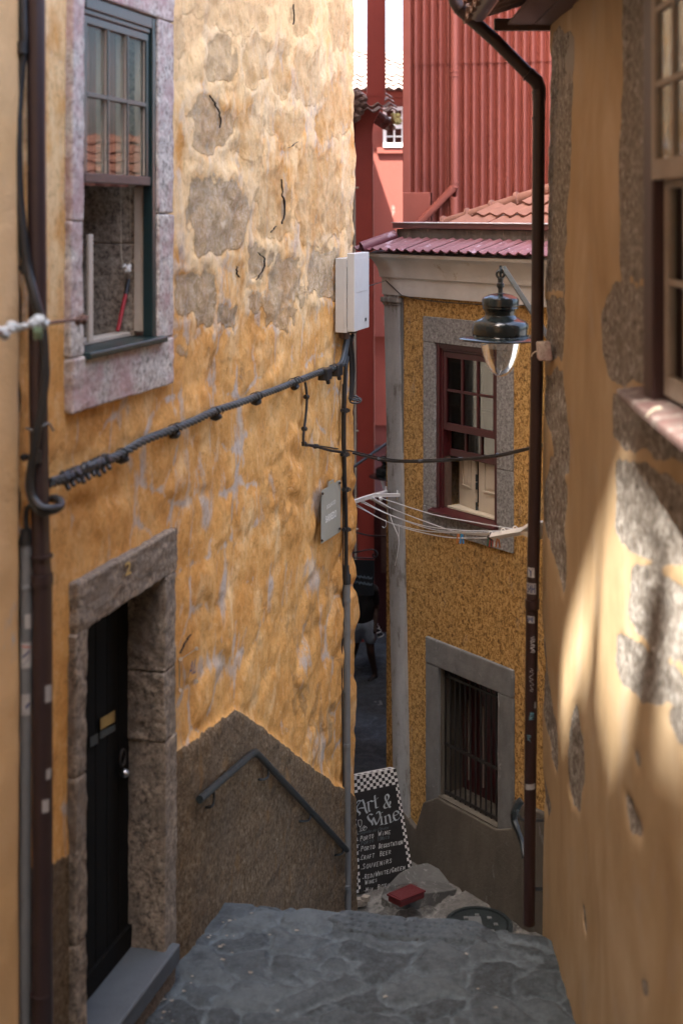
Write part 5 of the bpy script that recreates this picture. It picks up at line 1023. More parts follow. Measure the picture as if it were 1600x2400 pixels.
# ================================================================== BLACKBOARD SIGN
BL = P(836, 2093, 12.72); eh = Vector((.864, .503, 0)); hn = Vector((.503, -.864, 0)); ld = math.radians(11)
bup = (-hn * math.sin(ld) + Vector((0, 0, math.cos(ld)))); bnv = eh.cross(bup).normalized(); bnv = bnv if bnv.y < 0 else -bnv
BP = Pl(BL, bnv)
zz_ = lambda x, y: (820 + x / 7.35, 1790 + y / 7.35)
ab = thing('blackboard_sign', BP.w(900, 2090), 'black A-board with white checkered border advertising wine and beer at the foot of the stairs', 'sign')
corn = [zz_(118, 2230), zz_(1092, 1930), zz_(790, 85), zz_(10, 235)]
s = MB(); ext_px(s, BP, corn, -.02, 0); pnl = s.build('panel', M['board'], ab)
s = MB(); hx = [BP.w(*c, -.02) for c in corn]; s.hexa([hx[0] - bnv * .02, hx[1] - bnv * .02, hx[1] - bnv * .03 , hx[0] - bnv * .03, hx[3] - bnv * .02, hx[2] - bnv * .02, hx[2] - bnv * .10, hx[3] - bnv * .10]); s.build('top_box', M['chk'], ab)
s = MB(); bk = Vector((-hn.x * .5, -hn.y * .5, 0)); s.hexa([hx[0] + bk, hx[1] + bk, hx[1] + bk * 1.04, hx[0] + bk * 1.04, hx[3] - bnv * .1, hx[2] - bnv * .1, hx[2] - bnv * .12, hx[3] - bnv * .12]); s.build('back_panel', M['board'], ab)
def bil(u, v): # board position in zoomed pixel space: u across, v from the top down
    TL, TR, BR, BLc = (10, 235), (790, 85), (1092, 1930), (118, 2230)
    x = (TL[0] * (1 - u) + TR[0] * u) * (1 - v) + (BLc[0] * (1 - u) + BR[0] * u) * v; y = (TL[1] * (1 - u) + TR[1] * u) * (1 - v) + (BLc[1] * (1 - u) + BR[1] * u) * v
    return BP.w(*zz_(x, y), .0025)
s = MB(); vq = .0295
def cell(u0, u1, v0, v1):
    k = len(s.v); s.v += [bil(u0, v0), bil(u1, v0), bil(u1, v1), bil(u0, v1)]; s.f.append((k, k + 1, k + 2, k + 3))
for i in range(15):
    for j in range(5):
        if (i + j) % 2: cell(i / 15, (i + 1) / 15, j * vq, min((j + 1) * vq, .141))
for j in range(5, 34):
    v0 = .141 + (j - 5) * .0297; v1 = min(v0 + .0297, 1)
    if j % 2: cell(.0, .034, v0, v1); cell(.966, 1.0, v0, v1)
    else: cell(.034, .068, v0, v1); cell(.932, .966, v0, v1)
s.build('checker_border', M['chk'], pnl)
s = MB()
for i in range(15):
    if i % 2:
        k = len(s.v); p, q = hx[3].lerp(hx[2], i / 15), hx[3].lerp(hx[2], (i + 1) / 15); s.v += [p - bnv * .022 + Vector((0, 0, .002)), q - bnv * .022 + Vector((0, 0, .002)), q - bnv * .06 + Vector((0, 0, .002)), p - bnv * .06 + Vector((0, 0, .002))]; s.f.append((k, k + 1, k + 2, k + 3))
s.build('top_check', M['board'], pnl)
def nib(strokes, wx, wy, m, name):   # broad pen: a slanted nib swept along each stroke (zoomed pixels)
    mb = MB()
    for st in strokes:
        q = smooth_path([Vector((x, y, 0)) for x, y in st], 5)
        for a, b in zip(q[:-1], q[1:]):
            pts = [(a.x - wx, a.y + wy), (a.x + wx, a.y - wy), (b.x + wx, b.y - wy), (b.x - wx, b.y + wy)]; k = len(mb.v); mb.v += [BP.w(*zz_(*p), .003) for p in pts]; mb.f.append((k, k + 1, k + 2, k + 3))
            pts = [(b.x - 4, b.y - 4), (b.x + 4, b.y - 4), (b.x + 4, b.y + 4), (b.x - 4, b.y + 4)]; k = len(mb.v); mb.v += [BP.w(*zz_(*p), .0032) for p in pts]; mb.f.append((k, k + 1, k + 2, k + 3))
    return mb.build(name, m, pnl)
nib([[(110, 690), (135, 640), (185, 640), (215, 620)], [(205, 625), (150, 690), (112, 760), (125, 810), (170, 850), (160, 885)], [(215, 620), (245, 700), (268, 800), (298, 850)], [(135, 790), (170, 765), (250, 760)],
     [(285, 680), (312, 660), (318, 740), (330, 815), (350, 815)], [(318, 670), (350, 640), (385, 650)], [(425, 545), (428, 600), (440, 700), (450, 760), (488, 745)], [(385, 650), (430, 630), (482, 585)],
     [(692, 755), (650, 690), (608, 600), (612, 545), (640, 530), (668, 565), (650, 620), (600, 690), (585, 735), (610, 765), (655, 745), (690, 690), (685, 650)]], 13, 11, M['chalk1'], 'lettering')
nib([[(385, 880), (340, 870), (305, 905), (325, 960), (375, 1010), (388, 1055)], [(388, 1055), (380, 1000), (400, 930)], [(400, 930), (430, 1000), (455, 1050)], [(455, 1050), (500, 960), (520, 890), (500, 830), (470, 830), (460, 860)],
     [(515, 930), (535, 915), (540, 980), (548, 1045)], [(520, 1052), (570, 1040)], [(535, 850), (560, 835)], [(585, 920), (605, 905), (612, 970), (620, 1035)], [(590, 1042), (645, 1028)], [(612, 915), (655, 880), (680, 905), (690, 960), (700, 1012), (745, 980)],
     [(745, 900), (800, 880), (838, 850), (815, 820), (775, 820), (748, 860), (750, 920), (780, 970), (820, 965), (850, 930)]], 13, 11, M['chalk1'], 'lettering')
nib([[(140, 975), (145, 1040), (170, 1085), (195, 1060), (200, 1000), (190, 968), (140, 975)], [(175, 1085), (185, 1155)], [(155, 1165), (215, 1150)], [(240, 1070), (290, 1100), (245, 1150), (212, 1110), (240, 1070)], [(228, 1100), (262, 1098)], [(250, 1085), (240, 1130)]], 4, 3, M['chalk2'], 'drawing')
ST = {'P': [[(0, 0), (0, 1)], [(0, 1), (.5, .95), (.5, .6), (0, .5)]], 'O': [[(.25, 1), (0, .6), (.1, .1), (.4, 0), (.6, .4), (.5, .9), (.25, 1)]], 'R': [[(0, 0), (0, 1), (.5, .9), (.45, .55), (0, .5)], [(.1, .5), (.6, 0)]], 'T': [[(0, 1), (.6, 1)], [(.3, 1), (.3, 0)]],
      'W': [[(0, 1), (.2, 0), (.4, .7), (.6, 0), (.8, 1)]], 'I': [[(.15, 0), (.15, .7)], [(.15, .92), (.17, 1)]], 'N': [[(0, 0), (0, 1), (.5, 0), (.5, 1)]], 'E': [[(.5, 1), (0, 1), (0, 0), (.5, 0)], [(0, .5), (.4, .5)]], 'D': [[(0, 0), (0, 1), (.4, .9), (.55, .5), (.4, .1), (0, 0)]],
      'G': [[(.55, .85), (.3, 1), (.02, .6), (.1, .1), (.45, 0), (.55, .4), (.3, .42)]], 'U': [[(0, 1), (.03, .2), (.3, 0), (.52, .25), (.55, 1)]], 'S': [[(.5, .85), (.25, 1), (.03, .75), (.45, .4), (.4, .08), (.0, .1)]], 'A': [[(0, 0), (.3, 1), (.6, 0)], [(.1, .4), (.5, .4)]], 'C': [[(.5, .85), (.3, 1), (.02, .55), (.15, .05), (.5, .1)]],
      'F': [[(.5, 1), (0, 1), (0, 0)], [(0, .5), (.4, .5)]], 'B': [[(0, 0), (0, 1), (.45, .9), (.4, .6), (0, .52)], [(.05, .52), (.55, .4), (.45, .05), (0, 0)]], 'V': [[(0, 1), (.28, 0), (.55, 1)]], '/': [[(0, -.1), (.3, 1.05)]], 'H': [[(0, 0), (0, 1)], [(.5, 0), (.5, 1)], [(0, .5), (.5, .5)]],
      'M': [[(0, 0), (.05, 1), (.35, .35), (.65, 1), (.7, 0)]], 'X': [[(0, 0), (.5, 1)], [(0, 1), (.5, 0)]], '.': [[(.1, .35), (.14, .42), (.18, .38)]], ' ': [], 'Ó': [[(.25, 1), (0, .6), (.1, .1), (.4, 0), (.6, .4), (.5, .9), (.25, 1)], [(.3, 1.1), (.45, 1.3)]]}
rnd = random.Random(5)
def chalk(txt, x0, y0, x1, y1, h, m, wd=4.2, big=None):
    mb = MB(); wds = [(.4 if c in 'I. /' else .8 if c in 'WM' else .62) + .26 for c in txt]; tot = sum(wds); u = 0
    for c, w_ in zip(txt, wds):
        hh = h * (1.25 if big and (u == 0 or prev in ' /') and c.isalpha() else .95); prev = c; jy = rnd.uniform(-3, 3)
        for st in ST[c]:
            q = [(x0 + (x1 - x0) * (u + px * .95) / tot + hh * .10 * (py - .5), y0 + (y1 - y0) * (u + px) / tot - py * hh + jy) for px, py in st]
            for a, b in zip(q[:-1], q[1:]):
                d = math.hypot(b[0] - a[0], b[1] - a[1]) + 1e-6; ex, ey = (b[0] - a[0]) / d * wd, (b[1] - a[1]) / d * wd; k = len(mb.v); ww = wd * rnd.uniform(.7, 1.15)
                nx, ny = -ey / wd * ww, ex / wd * ww
                mb.v += [BP.w(*zz_(a[0] - ex * .5 + nx, a[1] - ey * .5 + ny), .003), BP.w(*zz_(a[0] - ex * .5 - nx, a[1] - ey * .5 - ny), .003), BP.w(*zz_(b[0] + ex * .5 - nx, b[1] + ey * .5 - ny), .003), BP.w(*zz_(b[0] + ex * .5 + nx, b[1] + ey * .5 + ny), .003)]; mb.f.append((k, k + 1, k + 2, k + 3))
        u += w_
    return mb.build('lettering', m, pnl)
for tx, x0, y0, x1, y1, h, m in [('PORTO', 182, 1335, 420, 1275, 70, 'chalk2'), ('WINE', 485, 1245, 720, 1200, 62, 'chalk2'), ('PORTO', 195, 1405, 420, 1345, 52, 'chalk3'), ('TÓNICO', 470, 1335, 685, 1285, 60, 'chalk3'),
                              ('PORTO', 195, 1510, 440, 1455, 68, 'chalk2'), ('DEGUSTATION', 500, 1460, 920, 1380, 66, 'chalk2'), ('CRAFT', 195, 1660, 432, 1610, 70, 'chalk2'), ('BEER', 520, 1595, 718, 1548, 68, 'chalk2'),
                              ('SOUVENIRS', 222, 1820, 740, 1700, 76, 'chalk2'), ('RED/WHITE/GREEN', 255, 1985, 965, 1815, 66, 'chalk2'), ('WINES', 262, 2080, 478, 2030, 60, 'chalk2'), ('MIX', 275, 2215, 410, 2180, 62, 'chalk2'), ('BOX', 480, 2165, 640, 2115, 66, 'chalk2')]:
    chalk(tx, x0, y0, x1, y1, h, M[m], 4.6 if m == 'chalk2' else 3.6, big=True)
for x, y in ((132, 1212), (135, 1320), (153, 1395), (158, 1498), (178, 1650), (198, 1812), (222, 1975), (250, 2190)): s = MB(); ext_px(s, BP, [zz_(x - 7, y + 7), zz_(x + 7, y + 6), zz_(x + 6, y - 7), zz_(x - 6, y - 6)], .002, .004); s.build('bullet', M['chalk2'], pnl)
text_px('Ginjinha de Óbidos', BP, zz_(150, 1222), zz_(665, 1120), (1.5, 9), .003, M['chalk3'], pnl, shear=.4)

# ================================================================== CLOTHES LINE
cl = thing('clothes_line', P(880, 1165, 13.2), 'white clothes line strung on two white metal brackets across the alley below the window', 'clothes line')
s = MB(); T0 = P(822, 1178, 13.1)
bar(s, T0, P(879, 1160, 13.45), .018, .018); bar(s, P(879, 1160, 13.45), P(908, 1152, 13.85), .015, .015); bar(s, P(877, 1161, 13.44), P(936, 1160, 13.62), .016, .016); bar(s, P(868, 1166, 13.40), P(913, 1192, 13.80), .014, .014)
for x, y, Y in ((909, 1151, 13.84), (936, 1160, 13.64), (913, 1192, 13.82)): bar(s, P(x, y - 11, Y), P(x, y + 11, Y), .03, .006)
s.build('bracket', M['whitem'], cl)
s = MB(); T1 = P(1153, 1257, 9.9); bar(s, T1, P(1226, 1244, 9.2), .020, .020); bar(s, P(1222, 1245, 9.22), P(1250, 1225, 8.98), .015, .015); bar(s, P(1222, 1245, 9.22), P(1256, 1262, 8.98), .015, .015); bar(s, P(1225, 1244, 9.2), P(1268, 1241, 9.0), .015, .015)
bar(s, P(1268, 1222, 8.98), P(1268, 1262, 8.98), .03, .02); s.build('bracket', M['white'], cl)
s = MB(); bar(s, P(1148, 1258, 9.94), P(1153, 1257, 9.9), .022, .022); s.build('end_cap', M['black'], cl)
for x, y, Y in ((829, 1180, 13.15), (848, 1174, 13.28), (870, 1167, 13.4), (891, 1168, 13.46)): s = MB(); s.tube([P(x - 3, y + 1, Y), P(x + 4, y, Y)], .022, 10); s.build('pulley', M['whitem'], cl, smooth=True)
for x, y, Y in ((1149, 1251, 9.93), (1178, 1244, 9.65), (1206, 1239, 9.4)): s = MB(); c = P(x, y, Y); s.tube([c + Vector((.015 * math.cos(t), 0, .018 * math.sin(t))) for t in [i * .5 for i in range(14)]], .004, 6); s.build('hook', M['white'], cl, smooth=True)
dY = lambda x: np.interp(x, [823, 892, 1150, 1208], [13.15, 13.45, 9.93, 9.4])
lines = [[(891, 1167), (1012, 1205), (1110, 1224), (1208, 1241)], [(871, 1165), (916, 1191), (1039, 1238), (1085, 1249), (1149, 1253)], [(848, 1173), (908, 1204), (992, 1232), (1080, 1243), (1178, 1245)], [(829, 1178), (880, 1210), (913, 1225), (952, 1239), (1045, 1259), (1148, 1261)],
         [(829, 1183), (905, 1222), (926, 1229), (992, 1244), (1078, 1250), (1149, 1256)], [(848, 1178), (916, 1208), (1000, 1238), (1060, 1246), (1149, 1250)]]
for L_ in lines: s = MB(); s.tube(smooth_path([P(x, y, dY(x)) for x, y in L_], 6), .0048, 6); s.build('line', M['line'], cl, smooth=True)
s = MB(); s.tube(smooth_path([P(x, y, dY(x) - .02) for x, y in [(913, 1204), (918, 1222), (926, 1240), (934, 1262), (932, 1290), (926, 1320), (925, 1326)]], 5), .004, 5); s.tube(smooth_path([P(x, y, dY(x) - .02) for x, y in [(934, 1262), (934, 1232), (930, 1230)]], 3), .004, 5)
s.tube(smooth_path([P(x, y, dY(x)) for x, y in [(903, 1219), (905, 1230), (900, 1237), (896, 1234)]], 4), .005, 5); s.build('loose_string', M['line'], cl)
def pin(x, y, k, lab, dx=.006):
    c = P(x, y, dY(x)); t = thing('clothes_peg', c, lab, 'clothes peg', 'clothes pegs on the line')
    for sgn in (-1, 1):
        s = MB(); s.hexa([c + Vector(v) for v in [(sgn * .014 - .006, -.008, -.062), (sgn * .014 + .006, -.008, -.062), (sgn * .014 + .006, .008, -.062), (sgn * .014 - .006, .008, -.062), (sgn * .004 - .005, -.008, .022), (sgn * .004 + .005, -.008, .022), (sgn * .004 + .005, .008, .022), (sgn * .004 - .005, .008, .022)]]); s.build('jaw', M[k], t, bevel=.002)
    s = MB(); s.tube([c + Vector((-.012, 0, -.012)), c + Vector((.012, 0, -.012))], .006, 8); s.build('spring', M['steel'], t)
pin(1073.5, 1257, 'pin_orange', 'orange clothes peg next to the blue one on the line'); pin(1081.5, 1257, 'pin_blue', 'blue clothes peg on the line under the red window')
pin(1146, 1262, 'pin_green', 'dark green clothes peg on the line, left of the white bracket tip'); pin(1150, 1263, 'pin_red', 'red clothes peg on the line beside the dark green one'); pin(1161, 1262, 'pin_white', 'white clothes peg hanging under the white bracket arm'); pin(1166, 1264, 'pin_orange', 'reddish orange clothes peg hanging under the white bracket arm')

# handrail by the middle house, behind the drainpipe
h2 = thing('handrail', P(1225, 1990, 11.2), 'black iron handrail end curling beside the lower part of the red drainpipe', 'handrail')
s = MB(); s.tube(smooth_path([P(x, y, Y) for x, y, Y in [(1222, 1876, 11.2), (1214, 1884, 11.2), (1205, 1905, 11.2), (1204, 1922, 11.2), (1212, 1945, 11.15), (1222, 1975, 11.1), (1228, 2010, 11.0)]], 5), [.034] * 12 + [.03] * 8 + [.024] * 11, 10); s.build('rail', M['iron'], h2, smooth=True)
s = MB(); s.tube(smooth_path([P(x, y, Y) for x, y, Y in [(1212, 1900, 11.1), (1216, 1916, 10.9), (1228, 1922, 10.4), (1250, 1922, 9.8), (1285, 1922, 9.2)]], 5), .012, 8); s.build('bracket', M['iron'], h2, smooth=True)
h3 = thing('hose', P(1262, 2080, 9.6), 'black hose end lying behind the drainpipe on the paving', 'hose')
s = MB(); s.tube(smooth_path([P(1248, 2062, 10.9), P(1250, 2078, 10.9), P(1262, 2084, 10.8), P(1290, 2080, 10.5)], 5), .014, 8); s.build('tube', M['black'], h3, smooth=True)

# ================================================================== CORRUGATED HOUSE behind
ch_ = thing('house', CF.p(1.5, -7), 'tall house clad in red painted corrugated sheet behind the small stucco house', 'house')
def corr(mb, a0, a1, z0, z1, n, per=.113, amp=.036, ph=0):
    K = int((a1 - a0) / per * 12); k = len(mb.v)
    for i in range(K + 1):
        a = a0 + (a1 - a0) * i / K; d = amp * (1 - 1.9 * abs(math.cos(math.pi * a / per + ph)) ** 3)
        for z in (z0, z1): mb.v.append(CF.p(a, z, n + d))
        if i: mb.f.append((k + 2 * i - 2, k + 2 * i, k + 2 * i + 1, k + 2 * i - 1))
    return mb
zs1 = .0; aF = .62; seam = 2.07
b = MB(); corr(b, .09, aF, .28, seam, 0); corr(b, .09, aF, seam - .05, 7, .012); corr(b, .40, aF, -.5, .28, -.0); corr(b, aF, 4.6, -1, seam, -.0); corr(b, aF, 4.6, seam - .05, 7, .012); b.build('cladding', M['corr'], ch_, smooth=True)
b = MB(); b.fbox(CF, -.005, .10, .25, 7, -.1, .035); b.fbox(CF, aF - .045, aF + .0, -.5, 7, -.03, .002); b.build('corner_trim', M['redm'], ch_, bevel=.01)
b = MB(); b.fbox(CF, -.0, .38, -1.2, .285, -.1, .05); b.build('sheet_panel', M['redm'], ch_, bevel=.008)
b = MB(); b.fbox(CF, .0, 4.6, -7.5, 7, -3.2, -.12); b.build('inner_wall', M['redm'], ch_)
b = MB(); pc = CF.a(1065) ; b.tube([CF.p(pc, 7, .07), CF.p(pc, .38, .07)], .050, 16)
b.tube([CF.p(pc, .40, .07), CF.p(pc - .02, .33, .075), CF.p(pc - .48, -.14, .09)], .052, 16); b.tube([CF.p(pc, .22, .07), CF.p(pc, -.6, .07)], .056, 16); b.build('pipe', M['redm'], ch_, smooth=True)
for z in (1.92, 1.86, .42, .36, .20): b = MB(); b.tube([CF.p(pc, z - .015, .07), CF.p(pc, z + .015, .07)], .058, 16); b.build('pipe_collar', M['redm'], ch_, smooth=True)
# ================================================================== DUCT, FAR HOUSES, LANE THINGS
du = thing('duct', P(852, 1500, 21), 'tall square red ventilation duct with an offset bend at the far left house', 'duct')
b = MB(); DY = 20.9; path = [(839, 878 - .5, 1530), (838, 876, 1200), (836, 875, 700), (831.5, 872, 345), (832, 872, 310), (836, 876, 285), (845, 888, 262), (855, 899, 245), (859.5, 901.5, 228), (860, 901, -200)]
for (l0, r0, y0), (l1, r1, y1) in zip(path[:-1], path[1:]):
    q = []
    for l, r, y in ((l0, r0, y0), (l1, r1, y1)):
        for x, Y in ((l, DY), (r, DY), (r, DY + .28), (l, DY + .28)):
            p = P(x, y, DY); q.append((p.x, Y, p.z))
    b.hexa(q)
b.build('shaft', M['duct'], du)
b = MB()
for y, l, r in ((222, 858, 902.5), (342, 830.5, 873)): p = P(l, y, DY); q = P(r, y, DY); b.box(p.x, q.x, DY - .01, DY + .29, p.z - .02, p.z + .02)
b.build('joint', M['duct'], du)
b = MB(); b.tube([P(872.5, 345, DY - .01), P(875.5, 700, DY - .01), P(876.5, 1200, DY - .01)], .012, 6); b.tube([P(902, 228, DY - .01), P(901.5, -200, DY - .01)], .010, 6); b.build('edge_angle', M['redm'], du)
fp = thing('drainpipe', P(831, 1500, 20.7), 'thin pale pink pipe beside the square red duct', 'pipe')
b = MB(); b.tube([P(829.5, 335, 20.8), P(831, 800, 20.8), P(833, 1500, 20.8)], .018, 8); b.build('tube', M['cream'], fp, smooth=True)
b = MB()
for y in (440, 1010, 1240): b.tube([P(829, y, 20.8), P(840, y, 20.8)], .015, 8)
b.build('clip', M['cream'], fp)
sh = thing('house', (-1, 21.5, -7), 'dark red shop house behind the square red duct', 'house')
b = MB(); b.box(-7, .50, 21.25, 26, -7.4, 1.55); b.build('wall', M['redw'], sh)
fl = thing('house', (-2, 15, -7), 'unseen beige plastered house added behind the left house corner to block the sun', 'house')
b = MB(); b.box(-7, -.3, 13.6, 21.2, -7.4, 12); b.build('wall', pm('beige_plaster', (.34, .29, .22), (.26, .22, .17), 2, .9), fl)  # tall unseen mass, added to keep the sun off the lane and cladding
b = MB(); tiled_roof(b, P(817, 268, 20.5) + Vector((-2.2, 0, 0)), Vector((.2, .0, .0)), Vector((-.02, .28, .10)), 15, 4, amp=.06, step=.05, seed=8)
c = P(846, 250, 20.55)
for k, (x, y, r) in enumerate([(835, 225, .10), (842, 236, .09), (848, 246, .09), (836, 246, .10), (840, 262, .09), (832, 275, .09), (850, 232, .06)]): b.tube([P(x - 10, y + 3, 20.6), P(x + 5, y - 2, 20.55), P(x + 8, y + 2, 20.5)], [r, r * .9, r * .5], 8)
for k, (x, y, r) in enumerate([(888, 288, .07), (897, 280, .08), (908, 288, .08), (915, 296, .06), (900, 296, .07)]): b.tube([P(x - 14, y - 12, 21.4), P(x + 2, y, 21.35), P(x + 8, y + 5, 21.3)], [r, r * .9, r * .6], 8)
b.build('eave_tiles', M['dtile'], sh, smooth=True)
b = MB(); b.blob(P(926, 278, 21.3), .07, 1, .8, 1.2, seed=3, amp=.5, n=6); b.blob(P(932, 284, 21.3), .05, 1, .8, 1, seed=4, amp=.5, n=6); pw2 = b.build('weed', pm('dry_yellow_weed', (.55, .5, .2), None, 8, .9), sh)
fh = thing('house', (.8, 26, -7), 'far red painted house with pale tiled roof and small white window', 'house')
HYf = 26.0; FF = Fr((0, HYf), (1, 0), (0, -1)); fx0 = (895 - CX) / F * HYf; fwz = (1.34, 2.16)
hx0, hx1 = .84, 1.62
b = MB(); holes_panel(b, FF, -4, 4.5, -2.45, 2.5, [(hx0, hx1, *fwz)], -.3, 0); b.build('wall', M['redw'], fh)
b = MB(); b.box(-4, 4.5, 26.3, 31, -7.5, 2.5); b.box(-4, 4.5, 26.0, 26.3, -2.5, -2.45); b.build('inner_wall', M['redw'], fh)
b = MB(); b.box(hx0, hx0 + .07, 25.93, 26.02, *fwz); b.box(hx1 - .07, hx1, 25.93, 26.02, *fwz); b.box(hx0 + .07, hx1 - .07, 25.93, 26.02, fwz[1] - .07, fwz[1]); b.box(hx0 + .07, hx1 - .07, 25.93, 26.02, fwz[0], fwz[0] + .09); b.box(hx0 + .07, hx1 - .07, 25.95, 26.02, 1.72, 1.80)
for k in (1, 2, 3): x = hx0 + .07 + (hx1 - hx0 - .14) * k / 4; b.box(x - .016, x + .016, 25.96, 26.0, fwz[0] + .09, 1.72); b.box(x - .016, x + .016, 25.96, 26.0, 1.80, fwz[1] - .07)
for z in (1.56, 1.94): b.box(hx0 + .07, hx1 - .07, 25.965, 25.995, z - .014, z + .014)
fw_ = b.build('window', M['white'], fh); b = MB(); b.box(hx0 + .05, hx1 - .05, 26.03, 26.035, fwz[0] + .05, fwz[1] - .05); b.build('pane', M['glass'], fw_)
b = MB(); b.box(hx0 - .12, hx1 + .1, 25.95, 26.02, 1.22, 1.335); b.box(-4, 4.5, 25.90, 26.02, 2.34, 2.46); b.build('trim', M['redw'], fh)
b = MB(); tiled_roof(b, Vector((-4, 25.6, 2.44)), Vector((.21, 0, 0)), Vector((0, .30, .12)), 42, 9, amp=.055, step=.05, seed=9, clip=lambda i, j: True); rfm = b.build('tiled_roof', M['btile'], fh, smooth=True)
b = MB(); q0, q1 = Vector((-.4, 28.3, 3.72)), Vector((2.2, 28.3, 3.02))
for k in range(9): p0 = q0.lerp(q1, k / 9); p1 = q0.lerp(q1, (k + 1.1) / 9); b.tube([p0, p1], [.12, .10], 10)
b.build('ridge_tiles', M['redw'], fh, smooth=True)
b = MB(); b.prism([Vector((-4, 28.1, 3.3)), Vector((2.2, 28.1, 3.0)), Vector((2.2, 28.1, 2.4)), Vector((-4, 28.1, 2.4))][::-1], (0, .1, 0)); b.build('gable', M['btile'], fh)
# shop front under the jetty
b = MB(); b.box(-4, 4.5, 26.25, 26.3, -4.35, -2.5); b.build('front_panel', M['redm'], fh)
b = MB(); b.box(.55, 4, 21.4, 26.25, -7.4, -4.75); b.build('shop_front', pm('dark_red_shop_paint', (.05, .012, .012), None, 4, .6), fh)
b = MB(); b.box(.66, .80, 21.36, 21.39, -6.0, -5.0); b.build('window', M['brownw'], fh)
aw = thing('awning', P(895, 1280, 22.8), 'grey scalloped shop awning deep in the dark lane', 'awning')
b = MB(); b.hexa([P(876, 1285, 22.5), P(960, 1290, 22.5), P(960, 1240, 23.9), P(876, 1238, 23.9), P(876, 1279, 22.5), P(960, 1284, 22.5), P(960, 1234, 23.9), P(876, 1232, 23.9)]); b.build('canopy', M['conduit'], aw)
b = MB()
for k in range(8): p = P(880 + k * 10, 1286, 22.5); b.tube([p + Vector((0, 0, .02)), p + Vector((0, .01, 0.02))], .04, 10)
b.build('valance', M['conduit'], aw)
# second lantern
l2 = ln.copy(); C.objects.link(l2); l2.location = P(912, 1102, 20.3) + Vector((0, 0, 0)); l2['label'] = 'small far lantern half hidden behind the corner pilaster, in the dark lane'; 
off = P(912, 1117, 20.3) - P(1172, 795, 9.9); l2.location = ln.location + off
for chd in list(ln.children):
    if chd.name.startswith('bracket'): continue
    c = chd.copy(); C.objects.link(c); c.parent = l2
s = MB(); s.tube([P(826, 1096, 19.6), P(904, 1040, 20.3), P(912, 1037, 20.3), P(914, 1044, 20.3)], .022, 8); s.build('bracket', M['iron'], l2, smooth=True)
# hanging shop sign
hs_ = thing('hanging_sign', P(850, 1350, 17.6), 'black hanging shop sign on a scrolled iron bracket in the dark lane', 'sign')
SGN = Fr((P(820, 500, 17.8).x, 17.8), (1, -.12), (-.12, -1))
s = MB(); ext_px(s, SGN, [(816, 1395), (876, 1396), (877, 1313), (816, 1311)], -.02, .01); s.build('board', M['black'], hs_, bevel=.004)
s = MB(); s.tube([P(800, 1306, 17.7), P(876, 1309, 17.7)], .010, 8); s.tube(smooth_path([P(x, y, 17.7) for x, y in [(800, 1300), (830, 1295), (860, 1289), (876, 1289), (884, 1297), (880, 1306), (873, 1303), (875, 1297)]], 5), .010, 8); s.build('bracket', M['bar'], hs_, smooth=True)
s = MB()
for (x0, y0, x1, y1) in ((823, 1349, 872, 1356), (823, 1362, 872, 1371)):
    pts = [SGN.w(x0 + (x1 - x0) * i / 40, y0 + (y1 - y0) * i / 40 + 3.2 * math.sin(i * 1.7) + 1.5 * math.sin(i * .31 * 3), .013) for i in range(41)]; s.tube(pts, .006, 4)
s.build('faded_lettering', M['chalk3'], hs_)

# ---- person walking away in the lane
pr = thing('person', P(850, 1598, 19.3), 'person in black clothes and light blue shorts walking through the dark lane', 'person')
G = P(870, 1597, 19.3).z; PX = P(852, 1597, 19.3).x; PY = 19.3
def skin_fig(name, joints, edges, m, parent):
    o0 = wloc(parent); me = bpy.data.meshes.new(name); me.from_pydata([tuple(Vector(j[:3]) - o0) for j in joints], edges, []); me.update(); o = bpy.data.objects.new(name, me); C.objects.link(o); o.parent = parent
    sk = o.modifiers.new('skin', 'SKIN'); sk.use_smooth_shade = True
    if not me.skin_vertices: me.attributes.new  # layer is made with the modifier below
    ss = o.modifiers.new('sub', 'SUBSURF'); ss.levels = 2; ss.render_levels = 2; me.materials.append(m); return o, me
def body_mesh(joints, edges, name, m, parent):
    """limbs as tapered tubes blended at round joints, one welded surface"""
    mb = bpy.data.metaballs.new(name); mb.resolution = .018; mb.render_resolution = .018; mb.threshold = .35
    o = bpy.data.objects.new(name + '_src', mb); C.objects.link(o)
    for a, b in edges:
        A_ = Vector(joints[a][:3]); B_ = Vector(joints[b][:3]); ra, rb_ = joints[a][3], joints[b][3]; n = max(2, int((B_ - A_).length / (.5 * min(ra, rb_))))
        for i in range(n + 1): t = i / n; e = mb.elements.new(); e.co = A_.lerp(B_, t); e.radius = (ra * (1 - t) + rb_ * t) * 1.5
    dg = bpy.context.evaluated_depsgraph_get(); me = bpy.data.meshes.new_from_object(o.evaluated_get(dg)); bpy.data.objects.remove(o); o0 = wloc(parent)
    for v in me.vertices: v.co -= o0
    me.materials.clear(); me.materials.append(m); me.name = name; o2 = bpy.data.objects.new(name, me); C.objects.link(o2); o2.parent = parent
    me.polygons.foreach_set('use_smooth', [True] * len(me.polygons)); return o2
